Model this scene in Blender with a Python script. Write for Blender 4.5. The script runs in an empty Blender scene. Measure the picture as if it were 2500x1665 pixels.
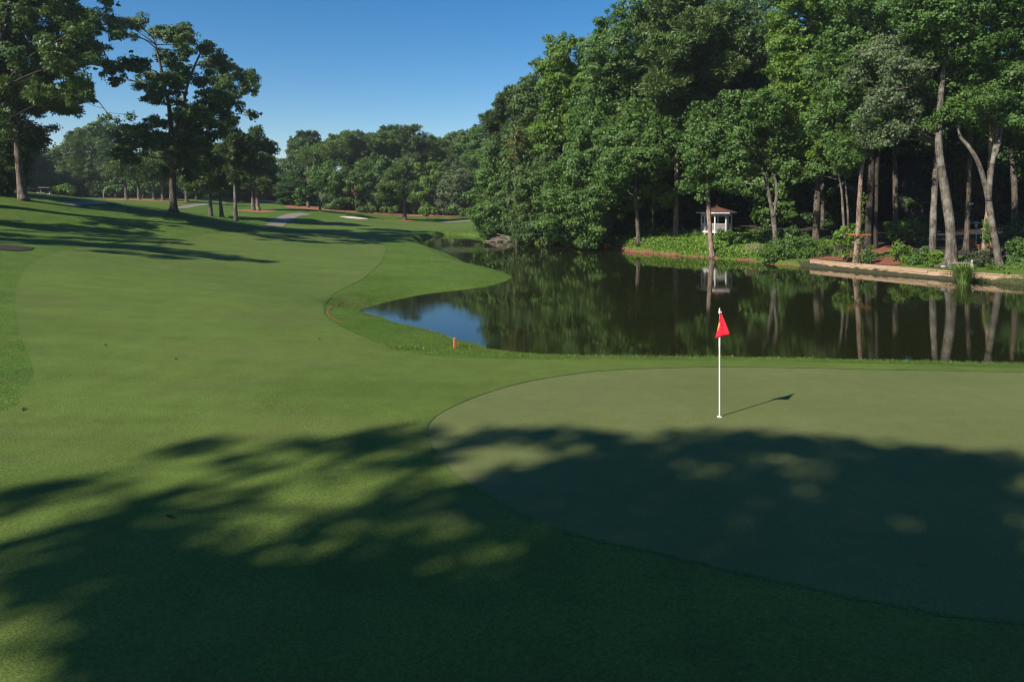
import bpy, bmesh, math, random
import numpy as np

# ------------------------------------------------------------------ camera
FPX, YH, HC = 1667.0, 480.0, 5.2          # focal length in photo pixels, horizon row, eye height over the water
scn = bpy.context.scene
cam_d = bpy.data.cameras.new('camera')
cam = bpy.data.objects.new('camera', cam_d)
scn.collection.objects.link(cam)
cam.location = (0, 0, HC)
cam.rotation_euler = (math.radians(90), 0, 0)
cam_d.sensor_width = 36.0
cam_d.lens = 36.0 * FPX / 2500.0
cam_d.shift_y = -(1665 / 2 - YH) / 2500.0
cam_d.clip_start = 0.2
cam_d.clip_end = 3000
scn.camera = cam

# ------------------------------------------------------------------ light
SUN_EL = math.radians(37.0)
SUN_H = (-0.76, -0.65)                     # horizontal direction towards the sun (behind left)
SUN = np.array([SUN_H[0] * math.cos(SUN_EL), SUN_H[1] * math.cos(SUN_EL), math.sin(SUN_EL)])
SUN /= np.linalg.norm(SUN)
world = bpy.data.worlds.new('World')
scn.world = world
world.use_nodes = True
wn = world.node_tree.nodes
wl = world.node_tree.links
sky = wn.new('ShaderNodeTexSky')
sky.sky_type = 'NISHITA'
sky.sun_disc = False
sky.sun_elevation = SUN_EL
sky.sun_rotation = math.atan2(SUN[0], SUN[1])
sky.altitude = 300
sky.air_density = 1.0
sky.dust_density = 0.35
sky.ozone_density = 3.5
bgn = wn['Background']
hsv = wn.new('ShaderNodeHueSaturation')
hsv.inputs['Saturation'].default_value = 1.36
wl.new(sky.outputs[0], hsv.inputs['Color'])
wl.new(hsv.outputs[0], bgn.inputs[0])
bgn.inputs[1].default_value = 0.077
sun_d = bpy.data.lights.new('sun', 'SUN')
sun_d.energy = 5.0
sun_d.angle = math.radians(0.53)
sun_d.color = (1.0, 0.93, 0.80)
sun = bpy.data.objects.new('sun', sun_d)
scn.collection.objects.link(sun)
import mathutils
sun.rotation_euler = mathutils.Vector(SUN).to_track_quat('Z', 'Y').to_euler()
sun.location = (-60, -50, 60)

scn.view_settings.view_transform = 'Standard'
scn.view_settings.look = 'None'
scn.view_settings.gamma = 1.0
scn.view_settings.exposure = 0.70
scn.cycles.use_denoising = True
scn.cycles.filter_width = 1.15
scn.cycles.max_bounces = 6
scn.cycles.diffuse_bounces = 3
scn.cycles.glossy_bounces = 3
scn.cycles.transmission_bounces = 4
scn.cycles.sample_clamp_indirect = 4.0

HAZE = 0.00028
rng = np.random.default_rng(7)
random.seed(7)
COL = scn.collection

# ------------------------------------------------------------------ helpers
def P(px, py, d):
    return np.array([(px - 1250.0) / FPX * d, d, HC - (py - YH) / FPX * d])

def tag(o, label=None, cat=None, group=None, kind=None):
    if label: o['label'] = label
    if cat: o['category'] = cat
    if group: o['group'] = group
    if kind: o['kind'] = kind
    return o

def link(name, me, parent=None, mat=None):
    o = bpy.data.objects.new(name, me)
    COL.objects.link(o)
    if parent is not None:
        o.parent = parent
    if mat is not None and me is not None:
        me.materials.append(mat)
    return o

def empty(name, loc=(0, 0, 0)):
    o = bpy.data.objects.new(name, None)
    o.location = [float(v) for v in loc]
    o.empty_display_size = 0.3
    COL.objects.link(o)
    return o

def mesh_np(name, verts, faces, smooth=False):
    """verts (n,3), faces (m,k) with constant k"""
    verts = np.asarray(verts, dtype=np.float32)
    faces = np.asarray(faces, dtype=np.int32)
    me = bpy.data.meshes.new(name)
    n, (m, k) = len(verts), faces.shape
    me.vertices.add(n)
    me.vertices.foreach_set('co', verts.ravel())
    me.loops.add(m * k)
    me.loops.foreach_set('vertex_index', faces.ravel())
    me.polygons.add(m)
    me.polygons.foreach_set('loop_start', np.arange(m, dtype=np.int32) * k)
    me.polygons.foreach_set('loop_total', np.full(m, k, dtype=np.int32))
    if smooth:
        me.polygons.foreach_set('use_smooth', np.ones(m, dtype=bool))
    me.update(calc_edges=True)
    return me

class MB:
    """collects boxes, tubes and sheets and builds ONE mesh"""
    def __init__(self):
        self.v, self.f = [], []
    def add(self, verts, faces):
        b = len(self.v)
        self.v += [tuple(float(c) for c in v) for v in verts]
        self.f += [tuple(b + i for i in f) for f in faces]
    def box(self, c, s, rz=0.0, rx=0.0, ry=0.0):
        hx, hy, hz = s[0] / 2, s[1] / 2, s[2] / 2
        R = mathutils.Euler((rx, ry, rz)).to_matrix()
        C = mathutils.Vector([float(q) for q in c])
        vs = [C + R @ mathutils.Vector((x * hx, y * hy, z * hz)) for z in (-1, 1) for y in (-1, 1) for x in (-1, 1)]
        self.add(vs, [(0, 2, 3, 1), (4, 5, 7, 6), (0, 1, 5, 4), (2, 6, 7, 3), (0, 4, 6, 2), (1, 3, 7, 5)])
    def bar(self, a, b, w, t):
        a, b = mathutils.Vector([float(q) for q in a]), mathutils.Vector([float(q) for q in b])
        q = (b - a).to_track_quat('Z', 'Y').to_matrix()
        vs = [p + q @ mathutils.Vector((x * w / 2, y * t / 2, 0)) for p in (a, b) for y in (-1, 1) for x in (-1, 1)]
        self.add(vs, [(0, 2, 3, 1), (4, 5, 7, 6), (0, 1, 5, 4), (2, 6, 7, 3), (0, 4, 6, 2), (1, 3, 7, 5)])
    def tube(self, pts, rad, n=8, cap=True):
        pts = [mathutils.Vector([float(q) for q in p]) for p in pts]
        b = len(self.v)
        m = len(pts)
        ref = None
        for i, p in enumerate(pts):
            t = (pts[min(i + 1, m - 1)] - pts[max(i - 1, 0)])
            if t.length < 1e-9: t = mathutils.Vector((0, 0, 1))
            t.normalize()
            if ref is None:
                ref = t.orthogonal().normalized()
            ref = (ref - t * ref.dot(t))
            if ref.length < 1e-6: ref = t.orthogonal()
            ref.normalize()
            bi = t.cross(ref)
            r = rad[i] if hasattr(rad, '__len__') else rad
            for k in range(n):
                a = 2 * math.pi * k / n
                q = p + (ref * math.cos(a) + bi * math.sin(a)) * r
                self.v.append((q.x, q.y, q.z))
        for i in range(m - 1):
            for k in range(n):
                k2 = (k + 1) % n
                self.f.append((b + i * n + k, b + i * n + k2, b + (i + 1) * n + k2, b + (i + 1) * n + k))
        if cap:
            self.f.append(tuple(b + k for k in reversed(range(n))))
            self.f.append(tuple(b + (m - 1) * n + k for k in range(n)))
    def lathe(self, c, prof, n=12):
        """prof: list of (r, z)"""
        b = len(self.v)
        for r, z in prof:
            for k in range(n):
                a = 2 * math.pi * k / n
                self.v.append((c[0] + r * math.cos(a), c[1] + r * math.sin(a), c[2] + z))
        for i in range(len(prof) - 1):
            for k in range(n):
                k2 = (k + 1) % n
                self.f.append((b + i * n + k, b + i * n + k2, b + (i + 1) * n + k2, b + (i + 1) * n + k))
        self.f.append(tuple(b + k for k in reversed(range(n))))
        self.f.append(tuple(b + (len(prof) - 1) * n + k for k in range(n)))
    def build(self, name, mat, parent=None, smooth=False, loc=None):
        me = bpy.data.meshes.new(name)
        me.from_pydata(self.v, [], self.f)
        if smooth:
            me.polygons.foreach_set('use_smooth', np.ones(len(me.polygons), dtype=bool))
        me.update()
        o = link(name, me, parent, mat)
        if loc is not None: o.location = [float(q) for q in loc]
        return o

# ------------------------------------------------------------------ materials
def new_mat(name):
    m = bpy.data.materials.new(name)
    m.use_nodes = True
    nt = m.node_tree
    b = nt.nodes['Principled BSDF']
    return m, nt, b

def node(nt, t, **kw):
    n = nt.nodes.new(t)
    for k, v in kw.items():
        setattr(n, k, v)
    return n

def noise(nt, scale, detail=4, rough=0.55, vec=None):
    n = node(nt, 'ShaderNodeTexNoise')
    n.inputs['Scale'].default_value = scale
    n.inputs['Detail'].default_value = detail
    n.inputs['Roughness'].default_value = rough
    if vec is not None: nt.links.new(vec, n.inputs['Vector'])
    return n

def ramp(nt, fac, stops):
    r = node(nt, 'ShaderNodeValToRGB')
    el = r.color_ramp.elements
    while len(el) < len(stops): el.new(0.5)
    for e, (p, c) in zip(el, stops):
        e.position = p
        e.color = (*c, 1)
    nt.links.new(fac, r.inputs[0])
    return r

def mixc(nt, a, b, fac, mode='MIX'):
    m = node(nt, 'ShaderNodeMix', data_type='RGBA', blend_type=mode)
    for inp, v in ((m.inputs[6], a), (m.inputs[7], b)):
        if isinstance(v, tuple): inp.default_value = (*v, 1)
        else: nt.links.new(v, inp)
    if isinstance(fac, (int, float)): m.inputs[0].default_value = fac
    else: nt.links.new(fac, m.inputs[0])
    return m.outputs[2]

def coords(nt):
    return node(nt, 'ShaderNodeTexCoord').outputs['Object']

def mapping(nt, vec, scale):
    m = node(nt, 'ShaderNodeMapping')
    m.inputs['Scale'].default_value = scale
    nt.links.new(vec, m.inputs['Vector'])
    return m.outputs[0]

def bump(nt, b, height, strength, dist):
    bp = node(nt, 'ShaderNodeBump')
    bp.inputs['Strength'].default_value = strength
    bp.inputs['Distance'].default_value = dist
    nt.links.new(height, bp.inputs['Height'])
    nt.links.new(bp.outputs[0], b.inputs['Normal'])
    return bp

def grass_mat(name, dark, light, brown, brown_amt, fine=40.0, bstr=0.5, bdist=0.02, patch=0.25, mott=1.0):
    m, nt, b = new_mat(name)
    co = coords(nt)
    big = noise(nt, patch, 4, 0.6, co)
    mid = noise(nt, patch * 9, 4, 0.6, co)
    fin = noise(nt, fine, 3, 0.7, co)
    r1 = ramp(nt, big.outputs[0], [(0.32, dark), (0.68, light)])
    r2 = ramp(nt, mid.outputs[0], [(0.35, (1 - .14 * mott,) * 3), (0.65, (1 + .11 * mott,) * 3)])
    c = mixc(nt, r1.outputs[0], r2.outputs[0], 1.0, 'MULTIPLY')
    r3 = ramp(nt, fin.outputs[0], [(0.3, (1 - .5 * (.35 + .65 * mott),) * 3), (0.7, (1 + .45 * (.35 + .65 * mott),) * 3)])
    c = mixc(nt, c, r3.outputs[0], 1.0, 'MULTIPLY')
    bn = noise(nt, patch * 2.3, 5, 0.65, mapping(nt, co, (0.6, 1.6, 1)))
    stk = noise(nt, 0.9, 3, 0.6, mapping(nt, co, (0.10, 1.0, 1)))
    rs = ramp(nt, stk.outputs[0], [(0.35, (1 - .11 * mott,) * 3), (0.65, (1 + .08 * mott,) * 3)])
    c = mixc(nt, c, rs.outputs[0], 1.0, 'MULTIPLY')
    bm_ = ramp(nt, bn.outputs[0], [(0.52, (0, 0, 0)), (0.74, (brown_amt,) * 3)])
    c = mixc(nt, c, brown, bm_.outputs[0])
    nt.links.new(c, b.inputs['Base Color'])
    b.inputs['Roughness'].default_value = 0.85
    b.inputs['Specular IOR Level'].default_value = 0.15
    sp1 = noise(nt, 3.1, 2, 0.5, mapping(nt, co, (1, 1.3, 1)))
    rsp = ramp(nt, sp1.outputs[0], [(0.70, (1, 1, 1)), (0.76, (0.84, 0.85, 0.82))])
    sp2 = noise(nt, 11.0, 1, 0.5, co)
    rs2 = ramp(nt, sp2.outputs[0], [(0.74, (1, 1, 1)), (0.80, (1.35, 1.32, 1.2))])
    c2 = mixc(nt, mixc(nt, c, rsp.outputs[0], 1.0, 'MULTIPLY'), rs2.outputs[0], 1.0, 'MULTIPLY')
    nt.links.new(c2, b.inputs['Base Color'])
    bf = noise(nt, fine * 1.4, 3, 0.7, co)
    bump(nt, b, bf.outputs[0], bstr, bdist)
    return m

def simple_mat(name, col, rough=0.6, var=0.25, scale=8.0, spec=0.3, bstr=0.2, metal=0.0, stretch=(1, 1, 1)):
    m, nt, b = new_mat(name)
    co = mapping(nt, coords(nt), stretch)
    n = noise(nt, scale, 5, 0.6, co)
    lo = tuple(c * (1 - var) for c in col)
    hi = tuple(min(1, c * (1 + var)) for c in col)
    r = ramp(nt, n.outputs[0], [(0.3, lo), (0.7, hi)])
    nt.links.new(r.outputs[0], b.inputs['Base Color'])
    b.inputs['Roughness'].default_value = rough
    b.inputs['Specular IOR Level'].default_value = spec
    b.inputs['Metallic'].default_value = metal
    if bstr: bump(nt, b, n.outputs[0], bstr, 0.02)
    return m

def leaf_mat(name, dark, light, trans=0.36, rough=0.5, spec=0.35):
    m, nt, b = new_mat(name)
    geo = node(nt, 'ShaderNodeNewGeometry')
    oi = node(nt, 'ShaderNodeObjectInfo')
    n = noise(nt, 0.45, 3, 0.6, coords(nt))
    add = node(nt, 'ShaderNodeMath', operation='MULTIPLY_ADD')
    nt.links.new(geo.outputs['Random Per Island'], add.inputs[0])
    add.inputs[1].default_value = 0.55
    sub = node(nt, 'ShaderNodeMath', operation='MULTIPLY')
    nt.links.new(n.outputs[0], sub.inputs[0]); sub.inputs[1].default_value = 0.45
    nt.links.new(sub.outputs[0], add.inputs[2])
    r = ramp(nt, add.outputs[0], [(0.12, dark), (0.85, light)])
    nt.links.new(r.outputs[0], b.inputs['Base Color'])
    b.inputs['Roughness'].default_value = rough
    b.inputs['Specular IOR Level'].default_value = spec
    tr = node(nt, 'ShaderNodeBsdfTranslucent')
    tc = mixc(nt, r.outputs[0], (1.25, 1.3, 0.55), 1.0, 'MULTIPLY')
    nt.links.new(tc, tr.inputs[0])
    mx = node(nt, 'ShaderNodeMixShader')
    mx.inputs[0].default_value = trans
    nt.links.new(b.outputs[0], mx.inputs[1]); nt.links.new(tr.outputs[0], mx.inputs[2])
    nt.links.new(mx.outputs[0], nt.nodes['Material Output'].inputs[0])
    return m

def bark_mat(name, dark, light, lichen=None):
    m, nt, b = new_mat(name)
    co = mapping(nt, coords(nt), (1, 1, 0.22))
    n = noise(nt, 9.0, 6, 0.7, co)
    r = ramp(nt, n.outputs[0], [(0.32, dark), (0.62, light)])
    c = r.outputs[0]
    n2 = noise(nt, 1.1, 5, 0.6, coords(nt))
    n4 = noise(nt, 3.2, 4, 0.65, mapping(nt, coords(nt), (1, 1, .6)))
    r4 = ramp(nt, n4.outputs[0], [(0.36, (0.5, 0.48, 0.46)), (0.62, (1.15, 1.14, 1.12))])
    c = mixc(nt, c, r4.outputs[0], 1.0, 'MULTIPLY')
    if lichen:
        rl = ramp(nt, n2.outputs[0], [(0.5, (0, 0, 0)), (0.62, (0.7, 0.7, 0.7))])
        c = mixc(nt, c, lichen, rl.outputs[0])
    nt.links.new(c, b.inputs['Base Color'])
    b.inputs['Roughness'].default_value = 0.9
    b.inputs['Specular IOR Level'].default_value = 0.15
    bump(nt, b, n.outputs[0], 0.9, 0.06)
    return m

M = {}
M['rough'] = grass_mat('rough_grass', (0.058, 0.118, 0.013), (0.092, 0.150, 0.022), (0.118, 0.112, 0.045), 0.6, fine=14.0, bstr=0.9, bdist=0.06, patch=0.18)
M['fairway'] = grass_mat('fairway_turf', (0.0749, 0.1154, 0.0203), (0.0998, 0.1451, 0.0276), (0.1209, 0.1170, 0.0433), 0.45, fine=30.0, bstr=0.55, bdist=0.025, patch=0.14, mott=0.7)
M['green'] = grass_mat('green_turf', (0.1014, 0.1232, 0.0406), (0.1201, 0.1420, 0.0484), (0.1287, 0.1209, 0.0663), 0.35, fine=45.0, bstr=0.3, bdist=0.012, patch=0.3, mott=0.35)
M['cut'] = grass_mat('cut_edge', (0.072, 0.112, 0.026), (0.094, 0.139, 0.033), (0.10, 0.10, 0.045), 0.3, fine=30.0, bstr=0.45, bdist=0.02)
M['paint'] = simple_mat('orange_paint', (0.26, 0.085, 0.03), 0.8, 0.3, 30)
M['path'] = simple_mat('cart_path', (0.20, 0.168, 0.145), 0.85, 0.18, 6)
M['mud'] = simple_mat('muddy_bank', (0.034, 0.034, 0.016), 0.9, 0.4, 5, bstr=0.9)
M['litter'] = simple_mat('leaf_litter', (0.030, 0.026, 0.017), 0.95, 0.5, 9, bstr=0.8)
M['shadebed'] = simple_mat('shaded_bark_bed', (0.026, 0.019, 0.014), 0.95, 0.5, 12, bstr=0.8)  # bark tone darkened for the shade over the bed; dead leaves share it
M['mulch'] = simple_mat('pine_straw', (0.27, 0.125, 0.065), 0.95, 0.45, 14, spec=0.1, bstr=1.0)
M['redmulch'] = simple_mat('red_mulch', (0.19, 0.075, 0.048), 0.95, 0.5, 16, spec=0.1, bstr=1.0)
M['sand'] = simple_mat('bunker_sand', (0.60, 0.55, 0.45), 0.9, 0.08, 5, spec=0.2)
M['clay'] = simple_mat('red_clay', (0.155, 0.075, 0.044), 0.95, 0.45, 9, spec=0.1, bstr=1.0)
M['leaf'] = leaf_mat('leaf_green', (0.0435, 0.0986, 0.0203), (0.1232, 0.2175, 0.0464))
M['leaf_oak'] = leaf_mat('leaf_oak', (0.0377, 0.0841, 0.0232), (0.1189, 0.1812, 0.0551), rough=0.48, spec=0.3)
M['leaf_gray'] = leaf_mat('leaf_greygreen', (0.0540, 0.0945, 0.0378), (0.1620, 0.2093, 0.1013), rough=0.48, spec=0.3)
M['leaf_bright'] = leaf_mat('leaf_bright', (0.0675, 0.1418, 0.0189), (0.1688, 0.2700, 0.0378), trans=0.35)
M['leaf_yellow'] = leaf_mat('leaf_olive', (0.0780, 0.0936, 0.0156), (0.1560, 0.1625, 0.0286))
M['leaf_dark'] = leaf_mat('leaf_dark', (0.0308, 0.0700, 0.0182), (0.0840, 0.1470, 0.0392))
M['needle'] = leaf_mat('pine_needle', (0.0560, 0.1000, 0.0270), (0.1400, 0.2100, 0.0580), trans=0.2, rough=0.55)
M['needle_dark'] = leaf_mat('pine_needle_dark', (0.0377, 0.0725, 0.0261), (0.1044, 0.1522, 0.0522), trans=0.2, rough=0.55)
M['leaf_red'] = leaf_mat('leaf_red', (0.11, 0.04, 0.025), (0.20, 0.075, 0.045))
M['leaf_purple'] = leaf_mat('leaf_loropetalum', (0.040, 0.060, 0.030), (0.105, 0.110, 0.060), rough=0.45)
M['reed'] = leaf_mat('reed_blade', (0.080, 0.150, 0.028), (0.200, 0.290, 0.080), trans=0.25)
M['ivy'] = leaf_mat('ivy_leaf', (0.066, 0.138, 0.014), (0.155, 0.250, 0.034), trans=0.3)
M['marsh'] = leaf_mat('marsh_blade', (0.060, 0.090, 0.022), (0.150, 0.170, 0.060), trans=0.2)
M['blade'] = leaf_mat('rough_blade', (0.065, 0.125, 0.016), (0.140, 0.205, 0.040), trans=0.25)
M['bark'] = bark_mat('bark_oak', (0.040, 0.033, 0.026), (0.145, 0.122, 0.098))
M['bark_dark_shaded'] = bark_mat('bark_dark_shaded', (0.020, 0.017, 0.014), (0.070, 0.060, 0.050))  # darker bark: limb tone of the left oak, painted shade on the twin trunks
M['bark_pine'] = bark_mat('bark_pine', (0.060, 0.044, 0.035), (0.250, 0.195, 0.158))
M['bark_pink'] = bark_mat('bark_pink', (0.115, 0.078, 0.062), (0.360, 0.260, 0.210))
M['bark_gray'] = bark_mat('bark_grey', (0.042, 0.036, 0.030), (0.170, 0.150, 0.125), lichen=(0.235, 0.225, 0.19))
M['white'] = simple_mat('white_paint', (0.60, 0.57, 0.56), 0.5, 0.06, 4)
M['shingle'] = simple_mat('brown_shingle', (0.105, 0.055, 0.038), 0.9, 0.35, 9, spec=0.15, bstr=0.4)
M['lattice'] = simple_mat('weathered_lattice', (0.27, 0.215, 0.15), 0.8, 0.2, 12)
M['orangewood'] = simple_mat('orange_wood', (0.38, 0.15, 0.045), 0.6, 0.25, 12)
M['redwood'] = simple_mat('red_wood', (0.17, 0.058, 0.025), 0.6, 0.25, 12)
M['timber'] = simple_mat('tan_timber', (0.33, 0.225, 0.145), 0.85, 0.3, 5, stretch=(0.5, 0.5, 5), bstr=0.6)
M['stone'] = simple_mat('bench_stone', (0.26, 0.21, 0.165), 0.9, 0.2, 10)
M['statue'] = simple_mat('pale_statue', (0.34, 0.32, 0.28), 0.8, 0.1, 10)
M['siding'] = simple_mat('dark_siding', (0.034, 0.036, 0.040), 0.8, 0.12, 3)  # own dark grey, lowered further for the shade around the house
M['siding2'] = simple_mat('pale_siding', (0.42, 0.38, 0.38), 0.8, 0.1, 3)
M['siding3'] = simple_mat('blue_siding', (0.10, 0.115, 0.14), 0.8, 0.12, 3)
M['roof'] = simple_mat('dark_roof', (0.045, 0.042, 0.042), 0.9, 0.25, 6)
M['pane'] = simple_mat('window_pane', (0.02, 0.025, 0.03), 0.08, 0.1, 3, spec=0.6, bstr=0)
M['metal_dark'] = simple_mat('dark_metal', (0.06, 0.065, 0.07), 0.35, 0.1, 6, spec=0.5, metal=0.6)
M['metal'] = simple_mat('grey_metal', (0.40, 0.41, 0.40), 0.4, 0.1, 6, metal=0.5)
M['stick'] = simple_mat('dead_stick', (0.24, 0.20, 0.165), 0.85, 0.25, 10)
M['pole'] = simple_mat('white_fibreglass', (0.80, 0.78, 0.74), 0.35, 0.03, 6, bstr=0)
M['bulb'] = simple_mat('frosted_bulb', (0.75, 0.72, 0.62), 0.3, 0.05, 6, bstr=0)
M['stake'] = simple_mat('orange_stake', (0.78, 0.17, 0.055), 0.6, 0.1, 10)
M['black'] = simple_mat('black_rubber', (0.02, 0.02, 0.02), 0.7, 0.1, 6)
M['brownduck'] = simple_mat('duck_brown', (0.12, 0.08, 0.055), 0.8, 0.4, 30)
M['greyduck'] = simple_mat('duck_grey', (0.42, 0.40, 0.37), 0.8, 0.3, 25)
M['duckhead'] = simple_mat('duck_dark_head', (0.02, 0.04, 0.025), 0.5, 0.2, 20)

def flag_mat():
    m, nt, b = new_mat('flag_cloth')
    n = noise(nt, 22, 4, 0.6, coords(nt))
    r = ramp(nt, n.outputs[0], [(0.3, (0.60, 0.006, 0.030)), (0.7, (0.78, 0.014, 0.048))])
    nt.links.new(r.outputs[0], b.inputs['Base Color'])
    b.inputs['Roughness'].default_value = 0.6
    tr = node(nt, 'ShaderNodeBsdfTranslucent')
    nt.links.new(r.outputs[0], tr.inputs[0])
    mx = node(nt, 'ShaderNodeMixShader'); mx.inputs[0].default_value = 0.2
    nt.links.new(b.outputs[0], mx.inputs[1]); nt.links.new(tr.outputs[0], mx.inputs[2])
    nt.links.new(mx.outputs[0], nt.nodes['Material Output'].inputs[0])
    return m
M['flag'] = flag_mat()
M['crest'] = simple_mat('crest_gold', (0.62, 0.52, 0.08), 0.6, 0.45, 60, bstr=0)
M['crest_red'] = simple_mat('crest_dark_red', (0.38, 0.004, 0.018), 0.6, 0.2, 30, bstr=0)

def water_mat():
    m, nt, b = new_mat('pond_water')
    b.inputs['Base Color'].default_value = (0.012, 0.015, 0.005, 1)
    b.inputs['Roughness'].default_value = 0.012
    b.inputs['IOR'].default_value = 1.55
    co = coords(nt)
    n1 = noise(nt, 5.5, 3, 0.6, mapping(nt, co, (1.0, 1.6, 1)))
    n2 = noise(nt, 0.16, 2, 0.5, co)
    amt = ramp(nt, n2.outputs[0], [(0.4, (0.25,) * 3), (0.65, (1, 1, 1))])
    # bubbler: a patch of broken water in the far arm of the pond
    sep = node(nt, 'ShaderNodeVectorMath', operation='DISTANCE')
    sep.inputs[1].default_value = (-5.2, 66.5, 0)
    nt.links.new(co, sep.inputs[0])
    rb = ramp(nt, node_div(nt, sep.outputs['Value'], 6.0), [(0.25, (1, 1, 1)), (0.8, (0, 0, 0))])
    n3 = noise(nt, 7.0, 3, 0.7, co)
    mul = node(nt, 'ShaderNodeMath', operation='MULTIPLY')
    nt.links.new(n1.outputs[0], mul.inputs[0]); nt.links.new(amt.outputs[0], mul.inputs[1])
    mul2 = node(nt, 'ShaderNodeMath', operation='MULTIPLY')
    nt.links.new(n3.outputs[0], mul2.inputs[0]); nt.links.new(rb.outputs[0], mul2.inputs[1])
    mad = node(nt, 'ShaderNodeMath', operation='MULTIPLY_ADD')
    nt.links.new(mul2.outputs[0], mad.inputs[0]); mad.inputs[1].default_value = 14.0
    nt.links.new(mul.outputs[0], mad.inputs[2])
    bump(nt, b, mad.outputs[0], 0.35, 0.0042)
    return m
def node_div(nt, v, k):
    d = node(nt, 'ShaderNodeMath', operation='DIVIDE')
    nt.links.new(v, d.inputs[0]); d.inputs[1].default_value = k
    return d.outputs[0]
M['water'] = water_mat()

# ------------------------------------------------------------------ terrain
def near_shore(px, py, z=0.42, push=0.55):
    d = (HC - z) * FPX / (py - YH)
    return ((px - 1250) / FPX * d, d + push)
def shore(px, py, z=0.0):
    d = (HC - z) * FPX / (py - YH)
    return ((px - 1250) / FPX * d, d)

pond = [near_shore(*p) for p in [(2500, 888), (2400, 884), (2300, 881), (2200, 878), (2100, 876), (2000, 873), (1900, 870), (1757, 867), (1600, 866), (1450, 864), (1350, 862), (1260, 858), (1220, 852)]]
pond += [near_shore(px, py, 0.30, 0.4) for px, py in [(1190, 846), (1130, 828), (1080, 810), (1030, 795), (990, 783)]]
pond += [shore(*p) for p in [(950, 771), (915, 766), (890, 763), (900, 756), (925, 748), (960, 738), (1000, 729), (1060, 719), (1130, 711), (1200, 703), (1240, 693), (1262, 683)]]
pond += [near_shore(px, py, 0.12, 0.2) for px, py in [(1272, 674), (1247, 660), (1205, 650), (1150, 638), (1120, 625), (1090, 612), (1060, 605), (1025, 599), (1003, 595)]]
pond += [shore(*p) for p in [(1030, 586), (1055, 579), (1080, 575), (1130, 575), (1165, 578), (1195, 586), (1240, 590), (1300, 594), (1360, 598), (1420, 603), (1470, 604), (1500, 611), (1560, 617), (1640, 624), (1735, 631), (1830, 637), (1880, 646), (1960, 651), (2000, 655), (2100, 665), (2300, 683), (2500, 698)]]
pond += [(38, 36), (44, 30), (40, 23), (28, 18.6)]
pond = np.array(pond)

def sdf_poly(x, y, poly):
    """positive outside"""
    x = np.asarray(x, float).ravel(); y = np.asarray(y, float).ravel()
    best = np.full(x.shape, 1e18); inside = np.zeros(x.shape, bool)
    n = len(poly)
    for i in range(n):
        ax, ay = poly[i]; bx_, by_ = poly[(i + 1) % n]
        ex, ey = bx_ - ax, by_ - ay
        L = ex * ex + ey * ey + 1e-12
        t = np.clip(((x - ax) * ex + (y - ay) * ey) / L, 0, 1)
        dx, dy = x - ax - t * ex, y - ay - t * ey
        best = np.minimum(best, dx * dx + dy * dy)
        c = ((ay > y) != (by_ > y)) & (x < ex * (y - ay) / (ey + (1e-12 if ey >= 0 else -1e-12)) + ax)
        inside ^= c
    d = np.sqrt(best)
    return np.where(inside, -d, d)

CP = []
def cp(px, py, d): CP.append(tuple(P(px, py, d)))
def cpz(px, py, z):
    d = (HC - z) * FPX / (py - YH); CP.append(((px - 1250) / FPX * d, d, z))
for q in [(0, 0, .82), (-10, 0, .95), (10, 0, .8), (0, -20, 1.1), (-30, -20, 2.2), (25, -20, 1.0), (0, 6, .8), (5, 10, .8), (4.17, 13.71, .8), (12, 12, .78), (20, 12, .75), (-5, 8, .82),
          (30, 5, .8), (60, -10, 1.0), (-60, -20, 3.2), (-60, 10, 4.2), (-35, 8, 2.6), (-40, 25, 3.6), (-18, 5, 1.3), (0, -80, 2), (-80, -60, 4), (80, -60, 2)]: CP.append(q)
for px in (1300, 1500, 1757, 2000, 2300, 2500): cpz(px, 893, .48)
for px, py, z in [(0, 1000, .95), (75, 890, 1.05), (40, 740, 1.4), (60, 680, 1.7), (130, 620, 2.2), (20, 607, 2.5), (660, 645, .85), (400, 600, 1.75), (200, 545, 3.0),
                  (600, 562, 1.95), (800, 590, .95), (940, 588, .55), (300, 800, 1.05), (600, 800, .8), (900, 900, .72), (600, 720, .95), (250, 700, 1.35), (850, 730, .48), (800, 860, .7),
                  (1040, 860, .5), (960, 810, .45), (800, 780, .56), (900, 690, .38), (1050, 660, .42), (1180, 670, .3), (1000, 620, .42), (960, 640, .48), (500, 900, .82)]: cpz(px, py, z)
for px, py, d in [(58, 489, 58), (0, 521, 54), (25, 490, 56), (-40, 500, 54), (424, 517, 70), (575, 539, 86), (514, 528, 87), (541, 530, 88), (622, 515, 105), (308, 490, 110), (339, 487, 112), (376, 487, 112), (200, 483, 125),
                  (100, 481, 135), (0, 480, 120), (250, 482, 145), (987, 538, 115), (900, 518, 138), (1100, 527, 138), (780, 515, 108), (820, 530, 105), (660, 489, 150), (700, 545, 90), (660, 550, 88), (730, 522, 102),
                  (1060, 562, 96), (1140, 562, 96), (1000, 550, 104), (1150, 545, 112), (600, 500, 135), (500, 500, 110), (450, 507, 100), (1150, 520, 150), (700, 482, 190), (400, 480, 190), (900, 505, 190), (640, 505, 120)]: cp(px, py, d)
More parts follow.
